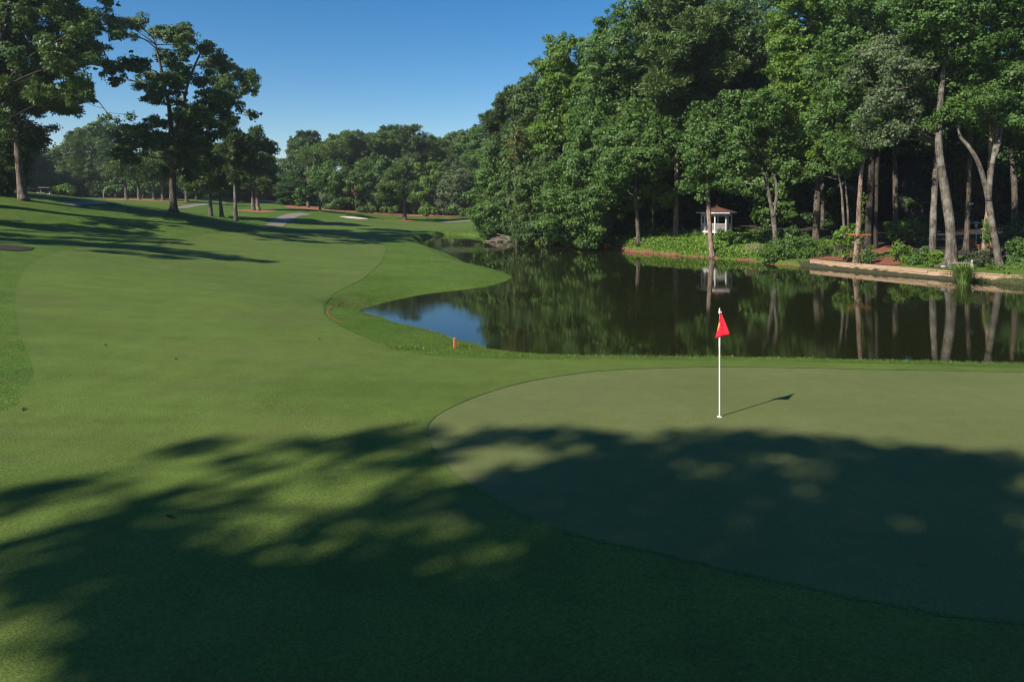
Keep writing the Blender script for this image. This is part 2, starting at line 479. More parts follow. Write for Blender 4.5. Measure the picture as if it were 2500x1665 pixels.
for q in [(20, 68, 1.55), (14, 62, 1.0), (17.0, 58.6, .5), (24, 72, 2.0), (10, 64, .7), (2, 74, .6), (-2, 84, .6), (8, 85, 1.2), (30, 62, 1.5), (28, 53, .9), (22, 53.5, .45), (25, 48, .5), (28, 44.6, .5), (31, 41.5, .5),
          (31, 50, 1.25), (33, 47, 1.0), (36, 45, .9), (45, 50, 1.4), (40, 60, 1.8), (60, 60, 2.2), (55, 80, 2.6), (30, 85, 2.6), (80, 40, 2), (60, 25, 1.2), (50, 110, 3), (90, 90, 4), (-110, 60, 7), (-140, 140, 7), (-120, 0, 6),
          (0, 130, 1.6), (0, 200, 3), (150, 200, 5), (-150, 250, 6), (0, 330, 5), (150, 0, 3), (150, 330, 6), (-150, 330, 7), (150, -80, 3), (-150, -80, 6), (35, 28, .7), (45, 18, .8)]: CP.append(q)
CP = np.array(CP)
def tps_fit(c, lam=0.6):
    n = len(c)
    s = 40.0
    X = c[:, :2] / s
    r2 = ((X[:, None] - X[None]) ** 2).sum(-1)
    K = 0.5 * r2 * np.log(r2 + 1e-12)
    A = np.zeros((n + 3, n + 3))
    A[:n, :n] = K + lam * 0.01 * np.eye(n)
    A[:n, n] = 1; A[:n, n + 1:] = X
    A[n, :n] = 1; A[n + 1:, :n] = X.T
    w = np.linalg.solve(A, np.concatenate([c[:, 2], np.zeros(3)]))
    return w, X, s
TW, TX, TS = tps_fit(CP)
def tps(x, y):
    q = np.stack([x, y], -1) / TS
    n = len(TX)
    out = np.zeros(len(q))
    for i0 in range(0, len(q), 20000):
        qq = q[i0:i0 + 20000]
        r2 = ((qq[:, None] - TX[None]) ** 2).sum(-1)
        out[i0:i0 + 20000] = (0.5 * r2 * np.log(r2 + 1e-12)) @ TW[:n] + TW[n] + qq @ TW[n + 1:]
    return out
def smooth01(t):
    t = np.clip(t, 0, 1); return t * t * (3 - 2 * t)
def hash_noise(x, y, s, seed=0):
    """cheap smooth value noise"""
    x = x / s + 137.2 * seed; y = y / s - 71.7 * seed
    xi, yi = np.floor(x), np.floor(y); fx, fy = smooth01(x - xi), smooth01(y - yi)
    def h(a, b):
        v = np.sin(a * 127.1 + b * 311.7) * 43758.5453
        return v - np.floor(v)
    return ((h(xi, yi) * (1 - fx) + h(xi + 1, yi) * fx) * (1 - fy) + (h(xi, yi + 1) * (1 - fx) + h(xi + 1, yi + 1) * fx) * fy) * 2 - 1
def HT(x, y):
    x = np.asarray(x, float).ravel(); y = np.asarray(y, float).ravel()
    h = tps(x, y)
    s = sdf_poly(x, y, pond)
    s = s + 0.10 * hash_noise(x, y, 0.9, 1) + 0.06 * hash_noise(x, y, 0.35, 2)
    h = np.maximum(h, 0.16 + 0.02 * np.minimum(np.maximum(s, 0), 6))
    h = h + 0.015 * hash_noise(x, y, 2.5, 3)
    wb = 0.75 + 1.5 * smooth01((y - 24) / 6) * (1 - smooth01((y - 62) / 10)) * (x < 8)
    k = smooth01(s / wb + 0.09 / wb)
    return np.where(s > -0.1, -0.06 + (h + 0.06) * k, -0.06 - np.minimum(1.2, -s * 0.35))
def ht(x, y): return float(HT([x], [y])[0])
def pix2ground(px, py, d0=5.0, d1=330.0):
    d = np.concatenate([np.arange(d0, 40, 0.1), np.arange(40, d1, 0.4)])
    x = (px - 1250) / FPX * d
    z = HC - (py - YH) / FPX * d
    h = HT(x, d)
    k = np.nonzero(z <= h)[0]
    i = k[0] if len(k) else len(d) - 1
    if i > 0:
        a, b_ = z[i - 1] - h[i - 1], z[i] - h[i]
        t = a / (a - b_ + 1e-9)
        dd = d[i - 1] + np.clip(t, 0, 1) * (d[i] - d[i - 1])
    else: dd = d[0]
    return ((px - 1250) / FPX * dd, dd)

def axis(segs):
    out = []
    for a, b_, st in segs:
        n = max(1, int(round((b_ - a) / st)))
        out += [a + (b_ - a) * i / n for i in range(n)]
    out.append(segs[-1][1])
    return np.array(out)
GX = axis([(-400, -150, 25), (-150, -70, 4), (-70, -36, 1.0), (-36, 36, 0.4), (36, 60, 1.0), (60, 150, 4), (150, 400, 25)])
GY = axis([(-150, -20, 10), (-20, 3, 1.0), (3, 30, 0.3), (30, 62, 0.5), (62, 122, 0.75), (122, 170, 2.0), (170, 420, 12)])
NX, NY = len(GX), len(GY)
gx, gy = np.meshgrid(GX, GY)
GZ = HT(gx.ravel(), gy.ravel()).reshape(NY, NX)
idx = np.arange(NX * NY).reshape(NY, NX)
q00, q10, q11, q01 = idx[:-1, :-1].ravel(), idx[:-1, 1:].ravel(), idx[1:, 1:].ravel(), idx[1:, :-1].ravel()
tri = np.concatenate([np.stack([q00, q10, q11], -1), np.stack([q00, q11, q01], -1)])
gme = mesh_np('ground', np.stack([gx.ravel(), gy.ravel(), GZ.ravel()], -1), tri, smooth=True)
tag(link('rough_grass_ground', gme, None, M['rough']), 'mown rough grass rolling around the pond and fairway', None, None, 'structure')

def clip_poly(pts, vals):
    """keep vals<0, linear clip"""
    out = []
    n = len(pts)
    for i in range(n):
        a, b_, va, vb = pts[i], pts[(i + 1) % n], vals[i], vals[(i + 1) % n]
        if va < 0: out.append(a)
        if (va < 0) != (vb < 0):
            t = va / (va - vb)
            out.append(a + (b_ - a) * t)
    return out
def region(name, sd, mat, off, label, kind='structure', cat=None):
    """sheet lying off metres over the terrain where the field sd (NY,NX) is negative"""
    flatv = np.stack([gx.ravel(), gy.ravel(), GZ.ravel() + off], -1)
    s = sd.ravel()
    st = s[tri]
    full = np.all(st < 0, 1)
    part = np.any(st < 0, 1) & ~full
    V = []; F = []
    remap = {}
    def vid(i):
        if i not in remap:
            remap[i] = len(V); V.append(flatv[i])
        return remap[i]
    for t in tri[full]:
        F.append((vid(t[0]), vid(t[1]), vid(t[2])))
    for t in tri[part]:
        poly = clip_poly([flatv[i] for i in t], [s[i] for i in t])
        if len(poly) >= 3:
            b_ = len(V); V.extend(poly)
            F.append(tuple(range(b_, b_ + len(poly))))
    me = bpy.data.meshes.new(name)
    me.from_pydata([tuple(map(float, v)) for v in V], [], [tuple(int(i) for i in f) for f in F])
    bm = bmesh.new(); bm.from_mesh(me)
    bmesh.ops.remove_doubles(bm, verts=bm.verts, dist=1e-4)
    bm.to_mesh(me); bm.free()
    me.polygons.foreach_set('use_smooth', np.ones(len(me.polygons), dtype=bool))
    return tag(link(name, me, None, mat), label, cat, None, kind)
def smooth_poly(pts, n=4):
    pts = np.array(pts); m = len(pts); out = []
    for i in range(m):
        p0, p1, p2, p3 = pts[i - 1], pts[i], pts[(i + 1) % m], pts[(i + 2) % m]
        for k in range(n):
            t = k / n
            out.append(0.5 * ((2 * p1) + (-p0 + p2) * t + (2 * p0 - 5 * p1 + 4 * p2 - p3) * t * t + (-p0 + 3 * p1 - 3 * p2 + p3) * t ** 3))
    return np.array(out)
def field(poly): return sdf_poly(gx, gy, poly).reshape(NY, NX)
def pg(lst): return [pix2ground(*p) for p in lst]

fair = pg([(0, 1008), (40, 968), (76, 930), (82, 905), (70, 870), (50, 820), (40, 770), (38, 720), (45, 690), (62, 660), (92, 635), (132, 620), (200, 606), (300, 596), (420, 584), (500, 573), (580, 566), (680, 561), (760, 556)])
fair += [(P(800, 548, 100)[0], 98.0), (P(860, 543, 112)[0], 108), (P(940, 543, 112)[0], 110), (P(1050, 545, 112)[0], 111), (P(1200, 540, 112)[0], 112), (P(1200, 556, 101)[0], 102), (P(1100, 558, 100)[0], 100), (P(1010, 563, 96)[0], 95)]
fair += pg([(950, 571), (925, 578), (940, 595), (941, 615), (930, 640), (905, 665), (865, 692), (820, 715), (797, 740), (791, 765), (810, 785), (860, 812), (930, 842), (1000, 861), (1060, 871), (1150, 875), (1300, 878), (1500, 880), (1757, 881), (2000, 886), (2300, 893), (2500, 900)])
fair += [(30, 17.0), (32, 5), (24, -8), (0, -16), (-14, -10), (-13, 4), (-11.5, 9)]
f_fair = field(smooth_poly(fair, 3))
green = pg([(2500, 910), (2200, 904), (1950, 899), (1757, 897), (1600, 900), (1450, 908), (1300, 930), (1200, 956), (1120, 986), (1070, 1012), (1045, 1037), (1040, 1062), (1060, 1102), (1100, 1150), (1170, 1200), (1280, 1260), (1420, 1310), (1600, 1350), (1900, 1420), (2200, 1480), (2500, 1520)])
green += [(11, 6.2), (20, 7.0), (26, 11), (22, 16.5), (17, 17.4)]
f_green = field(smooth_poly(green, 3))
region('fairway', np.maximum(f_fair, -f_green + 0.015), M['fairway'], 0.012, 'smooth light green fairway sweeping from the green to the far left')
region('putting_green', f_green, M['green'], 0.006, 'closely mown oval putting green around the red flag')
_g = smooth_poly(green, 8); _c = np.vstack([_g, _g[:1]]); em = MB()
_t = np.roll(_g, -1, 0) - np.roll(_g, 1, 0); _t /= np.linalg.norm(_t, axis=1, keepdims=True); _nn = np.stack([_t[:, 1], -_t[:, 0]], -1)
if sdf_poly([_g[0, 0] + .2 * _nn[0, 0]], [_g[0, 1] + .2 * _nn[0, 1]], _g)[0] < 0: _nn = -_nn
_in, _out = _g - _nn * .02, _g + _nn * (.05 + .02 * np.sin(np.arange(len(_g)) * 1.7))[:, None]
_k = len(_g); _V = [(x, y, ht(x, y) + .016) for x, y in _in] + [(x, y, ht(x, y) + .016) for x, y in _out]
em.add(_V, [(i, (i + 1) % _k, _k + (i + 1) % _k, _k + i) for i in range(_k)])
eo = em.build('green_collar_edge', M['cut'])
bm = bmesh.new(); bm.from_mesh(eo.data); bmesh.ops.recalc_face_normals(bm, faces=bm.faces)
if sum(f.normal.z for f in bm.faces) < 0: bmesh.ops.reverse_faces(bm, faces=bm.faces)
bm.to_mesh(eo.data); bm.free()
tag(eo, 'slightly darker mower cut line ringing the putting green', None, None, 'structure')
region('fairway_cut_edge', np.maximum(np.abs(f_fair + 0.01) - 0.05, gx - (-7)), M['cut'], 0.018, 'darker mower cut line along the left fairway edge')

def strip(pts, widths):
    """polygon from centre line"""
    pts = np.array(pts); L = []; R = []
    for i in range(len(pts)):
        t = pts[min(i + 1, len(pts) - 1)] - pts[max(i - 1, 0)]
        n_ = np.array([-t[1], t[0]]) / (np.linalg.norm(t) + 1e-9)
        w = widths[i] if hasattr(widths, '__len__') else widths
        L.append(pts[i] + n_ * w / 2); R.append(pts[i] - n_ * w / 2)
    return np.array(L + R[::-1])
def dens(pts, n=6):
    pts = [np.array(p, float) for p in pts]; out = []
    m = len(pts)
    for i in range(m - 1):
        p0, p1, p2, p3 = pts[max(i - 1, 0)], pts[i], pts[i + 1], pts[min(i + 2, m - 1)]
        for k in range(n):
            t = k / n
            out.append(0.5 * ((2 * p1) + (-p0 + p2) * t + (2 * p0 - 5 * p1 + 4 * p2 - p3) * t * t + (-p0 + 3 * p1 - 3 * p2 + p3) * t ** 3))
    out.append(pts[-1]); return out

line = dens(pg([(842, 735), (828, 740), (812, 748), (803, 756), (800, 763), (803, 772), (815, 780), (835, 790)]), 4)
_l = strip(line, 0.05); _n = len(line); pm = MB()
_v = [(float(x), float(y), ht(x, y) + .022) for x, y in _l]
pm.add(_v, [(i, i + 1, 2 * _n - 2 - i, 2 * _n - 1 - i) for i in range(_n - 1) if i % 9 != 4])
tag(pm.build('painted_hazard_line', M['paint']), 'orange hazard line painted in a bend on the rough left of the pond', None, None, 'structure')
path = pg([(665, 552), (678, 545), (692, 536), (708, 528), (728, 524), (748, 522)])
region('cart_path', field(strip(dens(path, 5), 2.2)), M['path'], 0.03, 'grey cart path curving up past the double pine')
region('cart_path', field(strip(dens(pg([(432, 509), (462, 504), (490, 500), (520, 497), (545, 496)]), 4), 1.7)), M['path'], 0.03, 'short stretch of cart path behind the big oak')
region('cart_path', field(strip(dens(pg([(168, 500), (200, 497), (235, 495), (265, 494)]), 4), 1.5)), M['path'], 0.03, 'pale cart path across the far left lawn')
region('cart_path', field(strip(dens([P(1080, 541, 113)[:2], P(1120, 536, 116)[:2], P(1160, 532, 119)[:2], P(1200, 528, 122)[:2]], 4), 2.0)), M['path'], 0.03, 'thin cart path at the far right of the far fairway')
def blob_poly(c, rx, ry, seed, n=18):
    r_ = random.Random(seed)
    return np.array([(c[0] + rx * (1 + r_.uniform(-.16, .16)) * math.cos(2 * math.pi * k / n), c[1] + ry * (1 + r_.uniform(-.16, .16)) * math.sin(2 * math.pi * k / n)) for k in range(n)])
def bed(name, px, py, rx, ry, mat, label, seed):
    c = pix2ground(px, py)
    return region(name, field(blob_poly(c, rx, ry, seed)), mat, 0.035, label)
bed('mulch_bed', 624, 516, 3.0, 3.2, M['mulch'], 'round pine straw bed under the double pine', 1)
bed('mulch_bed', 355, 488, 7.0, 4.0, M['mulch'], 'long pine straw bed under the pines left of the oak', 2)
bed('mulch_bed', 990, 539, 1.6, 1.6, M['mulch'], 'small pine straw ring at the lone pine by the far fairway', 3)
bed('mulch_bed', 6, 604, 1.5, 1.3, M['shadebed'], 'bark bed coloured dark for shade, at the left edge of the fairway', 4)
mp = [P(700, 512, 128)[:2], P(760, 520, 126)[:2], P(830, 524, 127)[:2], P(900, 529, 127)[:2], P(1000, 532, 128)[:2], P(1080, 533, 130)[:2], P(1180, 534, 132)[:2], P(1180, 520, 146)[:2], P(900, 512, 146)[:2], P(720, 500, 144)[:2]]
region('mulch_bed', field(smooth_poly(mp, 3)), M['mulch'], 0.035, 'long bed of orange pine straw under the far tree line')
sp = pg([(826, 529), (842, 529), (862, 530), (882, 532), (905, 535.5), (880, 535.5), (855, 534), (840, 532)])
region('sand_bunker', field(np.array(sp)), M['sand'], 0.04, 'white sand bunker in front of the far tree line')
def sand_patch(px, py, rx, ry, label, s):
    c = pix2ground(px, py); region('sand_bunker', field(blob_poly(c, rx, ry, s)), M['sand'], 0.05, label)
sand_patch(642, 490.5, 1.9, 2.0, 'thin white bunker lip on the crest beside the double pine', 5)
sand_patch(530, 497, 1.2, 1.4, 'tiny white bunker seen between the slim pine trunks', 6)
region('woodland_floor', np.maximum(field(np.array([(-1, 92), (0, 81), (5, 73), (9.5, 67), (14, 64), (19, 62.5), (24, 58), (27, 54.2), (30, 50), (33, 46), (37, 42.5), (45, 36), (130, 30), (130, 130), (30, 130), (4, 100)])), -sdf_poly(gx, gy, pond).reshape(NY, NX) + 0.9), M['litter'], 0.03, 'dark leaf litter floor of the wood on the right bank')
region('woodland_floor', field(np.array([P(-300, 480, 128)[:2], P(90, 480, 128)[:2], P(240, 480, 132)[:2], P(330, 480, 140)[:2], (-60, 170), (-200, 170)])), M['litter'], 0.03, 'ground under the far left trees, shade laid on as dark litter')  # dark sheet laid where the shade under these trees falls
region('red_mulch_slope', field(smooth_poly(pg([(1975, 632), (1990, 618), (2040, 612), (2085, 615), (2130, 600), (2170, 600), (2195, 625), (2200, 646), (2150, 648), (2080, 640), (2020, 636)]), 3)), M['redmulch'], 0.045, 'red bark mulch slope behind the timber edging')
_sp = sdf_poly(gx, gy, pond).reshape(NY, NX)
region('muddy_bank', np.maximum(np.maximum(_sp - 0.7, -_sp - 0.6), field(np.array([(21.5, 60), (21.5, 50), (30, 36), (60, 30), (60, 60)]))), M['mud'], 0.02, 'muddy olive strip of bank along the right shore')
region('clay_bank', np.maximum(np.maximum(_sp - 0.16 - 0.16 * hash_noise(gx.ravel(), gy.ravel(), 0.8, 7).reshape(NY, NX), -_sp - 0.6), field(np.array([(-1, 84), (6, 68), (12, 58), (21.5, 50), (21.5, 62), (4, 84)]))), M['clay'], 0.02, 'thin eroded red clay edge below the ivy bank')
pw = MB()
pxy = [(float(a), float(b_)) for a, b_ in pond]
wpoly = [(-14, 14), (46, 14), (50, 40), (34, 60), (20, 76), (12, 96), (-16, 96), (-16, 60)]
pw.add([(x, y, 0.0) for x, y in wpoly], [tuple(range(len(wpoly)))])
tag(pw.build('pond_water', M['water']), 'dark still pond reflecting the wood', None, None, 'structure')

# ------------------------------------------------------------------ foliage
def unit(n, r=None):
    r = rng if r is None else r
    v = r.normal(size=(n, 3)); return v / (np.linalg.norm(v, axis=1, keepdims=True) + 1e-9)

DENS = 2.75; LSC = 0.70
def leaf_mesh(name, blobs, kind='leaf', leaf=0.22, dens=150, clump=0.75, squash=0.85, shell=0.45, droop=0.0, even=0.2):
    """blobs: (k,4) centre + radius in metres. Leaves sit in clumps that fill the blobs."""
    C, N, D = [], [], []
    for bx_, by_, bz_, r in blobs:
        m = max(4, int(3.6 * (r / clump) ** 2 + 3))
        dirs = unit(m)
        rad = r * (shell + (1.18 - shell) * rng.random(m) ** 0.7)
        spr = rng.random(m) < 0.16                      # sprigs that break the outline
        rad = np.where(spr, r * rng.uniform(1.12, 1.42, m), rad)
        cc = np.array([bx_, by_, bz_]) + dirs * rad[:, None] * np.array([1, 1, squash])
        cr = clump * rng.uniform(0.4, 1.2, m) * np.where(spr, 0.55, 1.0)
        tot = int(DENS * dens * math.pi * r * r)
        w = cr ** 2; w /= w.sum()
        cnt = rng.multinomial(tot, w)
        ci = np.repeat(np.arange(m), cnt)
        n = len(ci)
        if n == 0: continue
        ld = unit(n)
        ld[:, 2] = np.where(rng.random(n) < 0.3, np.abs(ld[:, 2]), ld[:, 2])
        lr = cr[ci] * rng.random(n) ** 0.45
        pos = cc[ci] + ld * lr[:, None] * np.array([1, 1, 0.7])
        fr = rng.random(n) < even                       # leaves between the clumps even the surface out
        nf = int(fr.sum()); fd = unit(nf)
        pos[fr] = np.array([bx_, by_, bz_]) + fd * (r * (0.5 + 0.62 * rng.random(nf) ** 0.6))[:, None] * np.array([1, 1, squash])
        ld[fr] = fd
        C.append(pos); D.append(ld)
        N.append(0.6 * ld + 0.55 * dirs[ci] + 0.5 * rng.normal(size=(n, 3)) + np.array([-.12, -.12, 0.4]))
    C = np.concatenate(C); N = np.concatenate(N); D = np.concatenate(D)
    n = len(C)
    if kind == 'needle':
        T = D + 0.35 * rng.normal(size=(n, 3)) + np.array([0, 0, 0.25])
        T /= np.linalg.norm(T, axis=1, keepdims=True)
        B = np.cross(T, unit(n)); B /= np.linalg.norm(B, axis=1, keepdims=True) + 1e-9
        L = leaf * rng.uniform(0.7, 1.3, n)[:, None]; W = L * 0.2
    else:
        N /= np.linalg.norm(N, axis=1, keepdims=True) + 1e-9
        T = np.cross(N, unit(n)); T[:, 2] -= droop; T /= np.linalg.norm(T, axis=1, keepdims=True) + 1e-9
        B = np.cross(N, T)
        L = LSC * leaf * rng.uniform(0.55, 1.45, n)[:, None]; W = L * 0.78
    v = np.empty((n, 3, 3)); sk = rng.uniform(-.25, .25, n)[:, None]
    v[:, 0] = C - T * L * .45 + B * W * sk; v[:, 1] = C + B * W * .62 + T * L * (.35 + sk); v[:, 2] = C - B * W * .5 + T * L * (.45 - sk)
    return mesh_np(name, v.reshape(-1, 3), np.arange(3 * n).reshape(n, 3))

def crom(pts, n=5):
    pts = [np.array(p, float) for p in pts]; out = []; m = len(pts)
    for i in range(m - 1):
        p0, p1, p2, p3 = pts[max(i - 1, 0)], pts[i], pts[i + 1], pts[min(i + 2, m - 1)]
        for k in range(n):
            t = k / n
            out.append(0.5 * ((2 * p1) + (-p0 + p2) * t + (2 * p0 - 5 * p1 + 4 * p2 - p3) * t * t + (-p0 + 3 * p1 - 3 * p2 + p3) * t ** 3))
    out.append(pts[-1]); return out

def trunk_mb(path, flare=1.5, n=10):
    """path: list of (x,y,z,radius); first point on the ground"""
    mb = MB()
    pts = crom([p[:4] for p in path], 4)
    rad = [float(p[3]) for p in pts]
    z0 = pts[0][2]
    rad = [r * (1 + (flare - 1) * math.exp(-(max(0.0, p[2] - z0)) / 0.35)) for r, p in zip(rad, pts)]
    mb.tube([p[:3] for p in pts], rad, n)
    # uneven bark outline
    for i, v in enumerate(mb.v):
        k = i // n
        if k < len(pts):
            j = 1 + 0.10 * math.sin(i * 12.9898 + k * 1.7) * math.cos(k * 0.9 + (i % n) * 2.1)
            c = pts[k]
            mb.v[i] = (c[0] + (v[0] - c[0]) * j, c[1] + (v[1] - c[1]) * j, v[2])
    return mb, pts

def limb_pts(a, b, sag=0.12):
    a, b = np.array(a[:3], float), np.array(b[:3], float)
    L = np.linalg.norm(b - a)
    m1 = a + (b - a) * 0.35 + np.array([rng.normal() * .06 * L, rng.normal() * .06 * L, sag * L * 0.6])
    m2 = a + (b - a) * 0.7 + np.array([rng.normal() * .06 * L, rng.normal() * .06 * L, sag * L * 0.5])
    return crom([a, m1, m2, b], 3)

TREES = []
def tree(name, label, cat, d, trunks, blobs, leafm='leaf', barkm='bark', kind='leaf', leaf=0.22, dens=150, clump=0.75, depth=0.8, group=None, twigs=2, base_z=None, shell=0.45, flare=1.5, droop=0.0, grow=1.15, squash=0.85, limbs=False, sag=0.12, even=0.2):
    """trunks: list of [(px,py,diameter_m[,ddepth]),...]; blobs: [(px,py,r_px[,ddepth])] in photo pixels at distance d"""
    k = d / FPX
    paths = []
    for ti, t in enumerate(trunks):
        pth = []
        for i, q in enumerate(t):
            p = P(q[0], q[1], d + (q[3] if len(q) > 3 else 0.0) + (0.15 * math.sin(i * 2.1 + d + ti) if i else 0))
            pth.append([p[0], p[1], p[2], q[2] / 2])
        paths.append(pth)
    b0 = paths[0][0]
    gz = ht(b0[0], b0[1])
    B = []
    xs = [q[0] for q in blobs]; cx = sum(xs) / len(xs)
    for q in blobs:
        r = q[2] * k * grow
        if len(q) > 3: dd = q[3]
        else: dd = -0.3 * r + rng.uniform(-1, 1) * depth * max(1.5, 0.045 * max(1, (max(xs) - min(xs))) * k * 10)
        p = P(q[0], q[1], d)
        B.append((p[0], p[1] + dd, p[2], r))
    root = empty(name, (b0[0], b0[1], gz))
    off = np.array([b0[0], b0[1], gz])
    allpts = []
    tmbs = []
    for ti, pth in enumerate(paths):
        if ti == 0 or abs(pth[0][2] - gz) < 0.6: pth[0][2] = gz - 0.12
        loc = [[q[0] - off[0], q[1] - off[1], q[2] - off[2], q[3]] for q in pth]
        mb, pts = trunk_mb(loc, flare if ti == 0 or abs(pth[0][2] - gz) < 0.6 else 1.0)
        tmbs.append(mb)
        allpts += pts
    B = np.array(B)
    Bl = B.copy(); Bl[:, :3] -= off
    limb_list = []
    if twigs:
        AP = np.array([p[:4] for p in allpts])
        for b_ in Bl:
            dv = AP[:, :3] - b_[:3]
            dist = np.linalg.norm(dv, axis=1) + np.maximum(0, dv[:, 2] + 0.2 * b_[3]) * 1.2
            s = AP[int(np.argmin(dist))]
            L = np.linalg.norm(s[:3] - b_[:3])
            r0 = min(float(s[3]) * 0.7, 0.022 + 0.014 * L, 0.075)
            lp = limb_pts(s, b_[:3], sag)
            mb = MB() if limbs else tmbs[0]
            mb.tube(lp, [r0 * (1 - 0.75 * i / (len(lp) - 1)) for i in range(len(lp))], 6, cap=False)
            for _ in range(twigs):
                v = unit(1)[0]; v[2] = abs(v[2]) * .6
                e = b_[:3] + v * b_[3] * 0.9
                st = lp[int(len(lp) * rng.uniform(0.45, 0.9))]
                mb.tube([st, (np.array(st) + e) / 2 + rng.normal(size=3) * .08 * b_[3], e], [r0 * .4, r0 * .25, r0 * .1], 5, cap=False)
            if limbs: limb_list.append(mb)
    tobj = None
    for mb in tmbs:
        o = mb.build('trunk', M[barkm], root, smooth=True)
        tobj = tobj or o
    for mb in limb_list: mb.build('limb', M[barkm], tobj, smooth=True)
    me = leaf_mesh('crown', Bl, kind, leaf, dens, clump, squash, shell, droop, even)
    link('crown', me, root, M[leafm])
    tag(root, label, cat, group)
    TREES.append(root)
    return root

def copy_tree(o, loc, rz, s, label, group=None):
    c = o.copy(); COL.objects.link(c)
    c.location = loc; c.rotation_euler = (0, 0, rz); c.scale = s
    c['label'] = label
    if group: c['group'] = group
    for ch in o.children:
        cc = ch.copy(); COL.objects.link(cc); cc.parent = c
        for g in ch.children:
            gg = g.copy(); COL.objects.link(gg); gg.parent = cc
    return c

# ---- left group
tree('oak_tree', 'big leafy oak standing alone on the left fairway rise', 'tree', 70,
     [[(424, 518, .80), (422, 470, .66), (421, 430, .62), (421, 380, .58), (418, 330, .5), (413, 260, .4), (402, 215, .34), (393, 165, .26), (380, 110, .16)],
      [(421, 365, .42), (436, 300, .36), (450, 240, .32), (462, 195, .26), (480, 150, .2), (495, 120, .12)],
      [(421, 350, .3), (480, 300, .24), (530, 250, .18), (570, 225, .1)]],
     [(312, 50, 10), (330, 58, 14), (347, 55, 10), (350, 78, 18), (376, 72, 14), (392, 92, 20), (375, 110, 20), (345, 118, 14), (408, 112, 18), (335, 92, 8),
      (448, 100, 18), (474, 95, 20), (498, 105, 20), (520, 125, 18), (540, 140, 14), (540, 165, 16), (512, 150, 22), (485, 135, 22),
      (412, 150, 22), (372, 150, 22), (335, 178, 16), (318, 182, 12), (335, 205, 16), (355, 215, 18), (400, 185, 24), (440, 185, 20), (380, 190, 16),
      (565, 165, 13), (588, 185, 14), (608, 192, 11), (604, 215, 18), (570, 225, 24), (590, 255, 20), (610, 245, 11), (600, 278, 11), (570, 265, 20),
      (525, 205, 24), (485, 225, 26), (520, 250, 28), (550, 275, 20), (445, 240, 28), (400, 245, 20), (368, 240, 14),
      (410, 285, 30), (455, 295, 34), (505, 300, 32), (545, 305, 22), (378, 300, 18), (325, 318, 15), (312, 335, 12), (340, 345, 22), (385, 345, 28), (435, 350, 34), (485, 355, 32), (530, 345, 24),
      (365, 385, 22), (415, 395, 28), (460, 395, 26), (335, 372, 14), (510, 385, 22), (395, 420, 16), (450, 425, 16)],
     'leaf_oak', 'bark', leaf=0.29, dens=150, clump=0.62, depth=1.1, grow=1.28, even=0.04, twigs=3, shell=0.2, flare=1.7, limbs=True, sag=0.05)
tree('pine_tree', 'tall pine with bare flecked trunk at the left edge', 'tree', 58,
     [[(58, 489, .72), (50, 440, .58), (44, 380, .52), (40, 320, .48), (36, 262, .44), (30, 150, .36), (25, 50, .3), (22, -80, .18)]],
     [(15, 80, 50), (80, 110, 50), (125, 160, 42), (60, 195, 48), (150, 105, 42), (105, 225, 36), (165, 245, 32), (40, 245, 40), (80, 20, 55), (150, 40, 45), (5, 150, 50), (200, 232, 24), (130, 255, 26), (20, -50, 60), (100, -60, 55), (60, -130, 50), (185, 215, 26), (-40, 60, 50), (-40, 200, 50)],
     'needle', 'bark_pine', 'needle', leaf=0.46, dens=210, clump=0.62, squash=0.6, twigs=3, shell=0.3)
tree('oak_tree', 'spreading oak behind the left edge, its sprays hanging over the sky', 'tree', 54,
     [[(-48, 498, .8), (-40, 400, .66), (-30, 280, .58), (-10, 150, .5), (20, 20, .35), (40, -100, .2)],
      [(-25, 260, .22), (60, 150, .17), (150, 95, .12), (230, 60, .08), (285, 70, .04)],
      [(-30, 330, .14), (60, 270, .11), (150, 235, .09), (225, 238, .07), (262, 276, .05), (298, 318, .03)],
      [(-20, 230, .2), (80, 180, .15), (180, 155, .11), (260, 165, .07), (300, 172, .03)]],
     [(195, 15, 22), (228, 28, 18), (188, 50, 22), (238, 62, 18), (262, 60, 14), (284, 66, 13), (215, 88, 20), (280, 92, 12), (254, 105, 14), (300, 88, 8), (292, 162, 12), (276, 172, 13), (245, 155, 20), (205, 135, 24), (172, 160, 24), (206, 185, 17), (226, 200, 13), (172, 195, 24), (298, 178, 7),
      (228, 244, 11), (243, 262, 11), (258, 272, 10), (272, 286, 9), (288, 306, 11), (300, 322, 8), (278, 300, 8), (170, -40, 45), (100, -80, 50), (220, -40, 30), (40, -140, 60), (20, 30, 50), (-60, -40, 70), (-80, 120, 70), (-60, 260, 60), (140, 90, 30), (100, 160, 30), (150, 30, 30)],
     'leaf_oak', 'bark_dark_shaded', leaf=0.28, dens=110, clump=0.55, grow=1.12, even=0.04, twigs=3, shell=0.2, limbs=True, sag=0.03)
tree('broadleaf_tree', 'low dark leafy tree hanging beside the left pine trunk', 'tree', 60,
     [[(26, 489, .42), (22, 440, .36), (20, 380, .3), (25, 320, .2), (40, 280, .1)]],
     [(30, 290, 40), (75, 300, 34), (105, 322, 20), (60, 345, 38), (18, 350, 44), (88, 350, 24), (45, 392, 30), (5, 425, 36), (-20, 330, 55), (118, 312, 10), (-30, 440, 50), (20, 450, 22)],
     'leaf_dark', 'bark', leaf=0.25, dens=150, clump=0.65, twigs=2)
tree('pine_tree', 'slim flecked pine trunk half hidden at the photo\'s left edge', 'tree', 62,
     [[(2, 484, .42), (2, 430, .36), (0, 330, .3), (-2, 200, .25), (-5, 60, .18)]],
     [(-20, 100, 50), (0, 40, 50), (-40, 180, 40), (-10, -40, 50)], 'needle_dark', 'bark_pine', 'needle', leaf=0.5, dens=130, clump=0.62, squash=0.6)
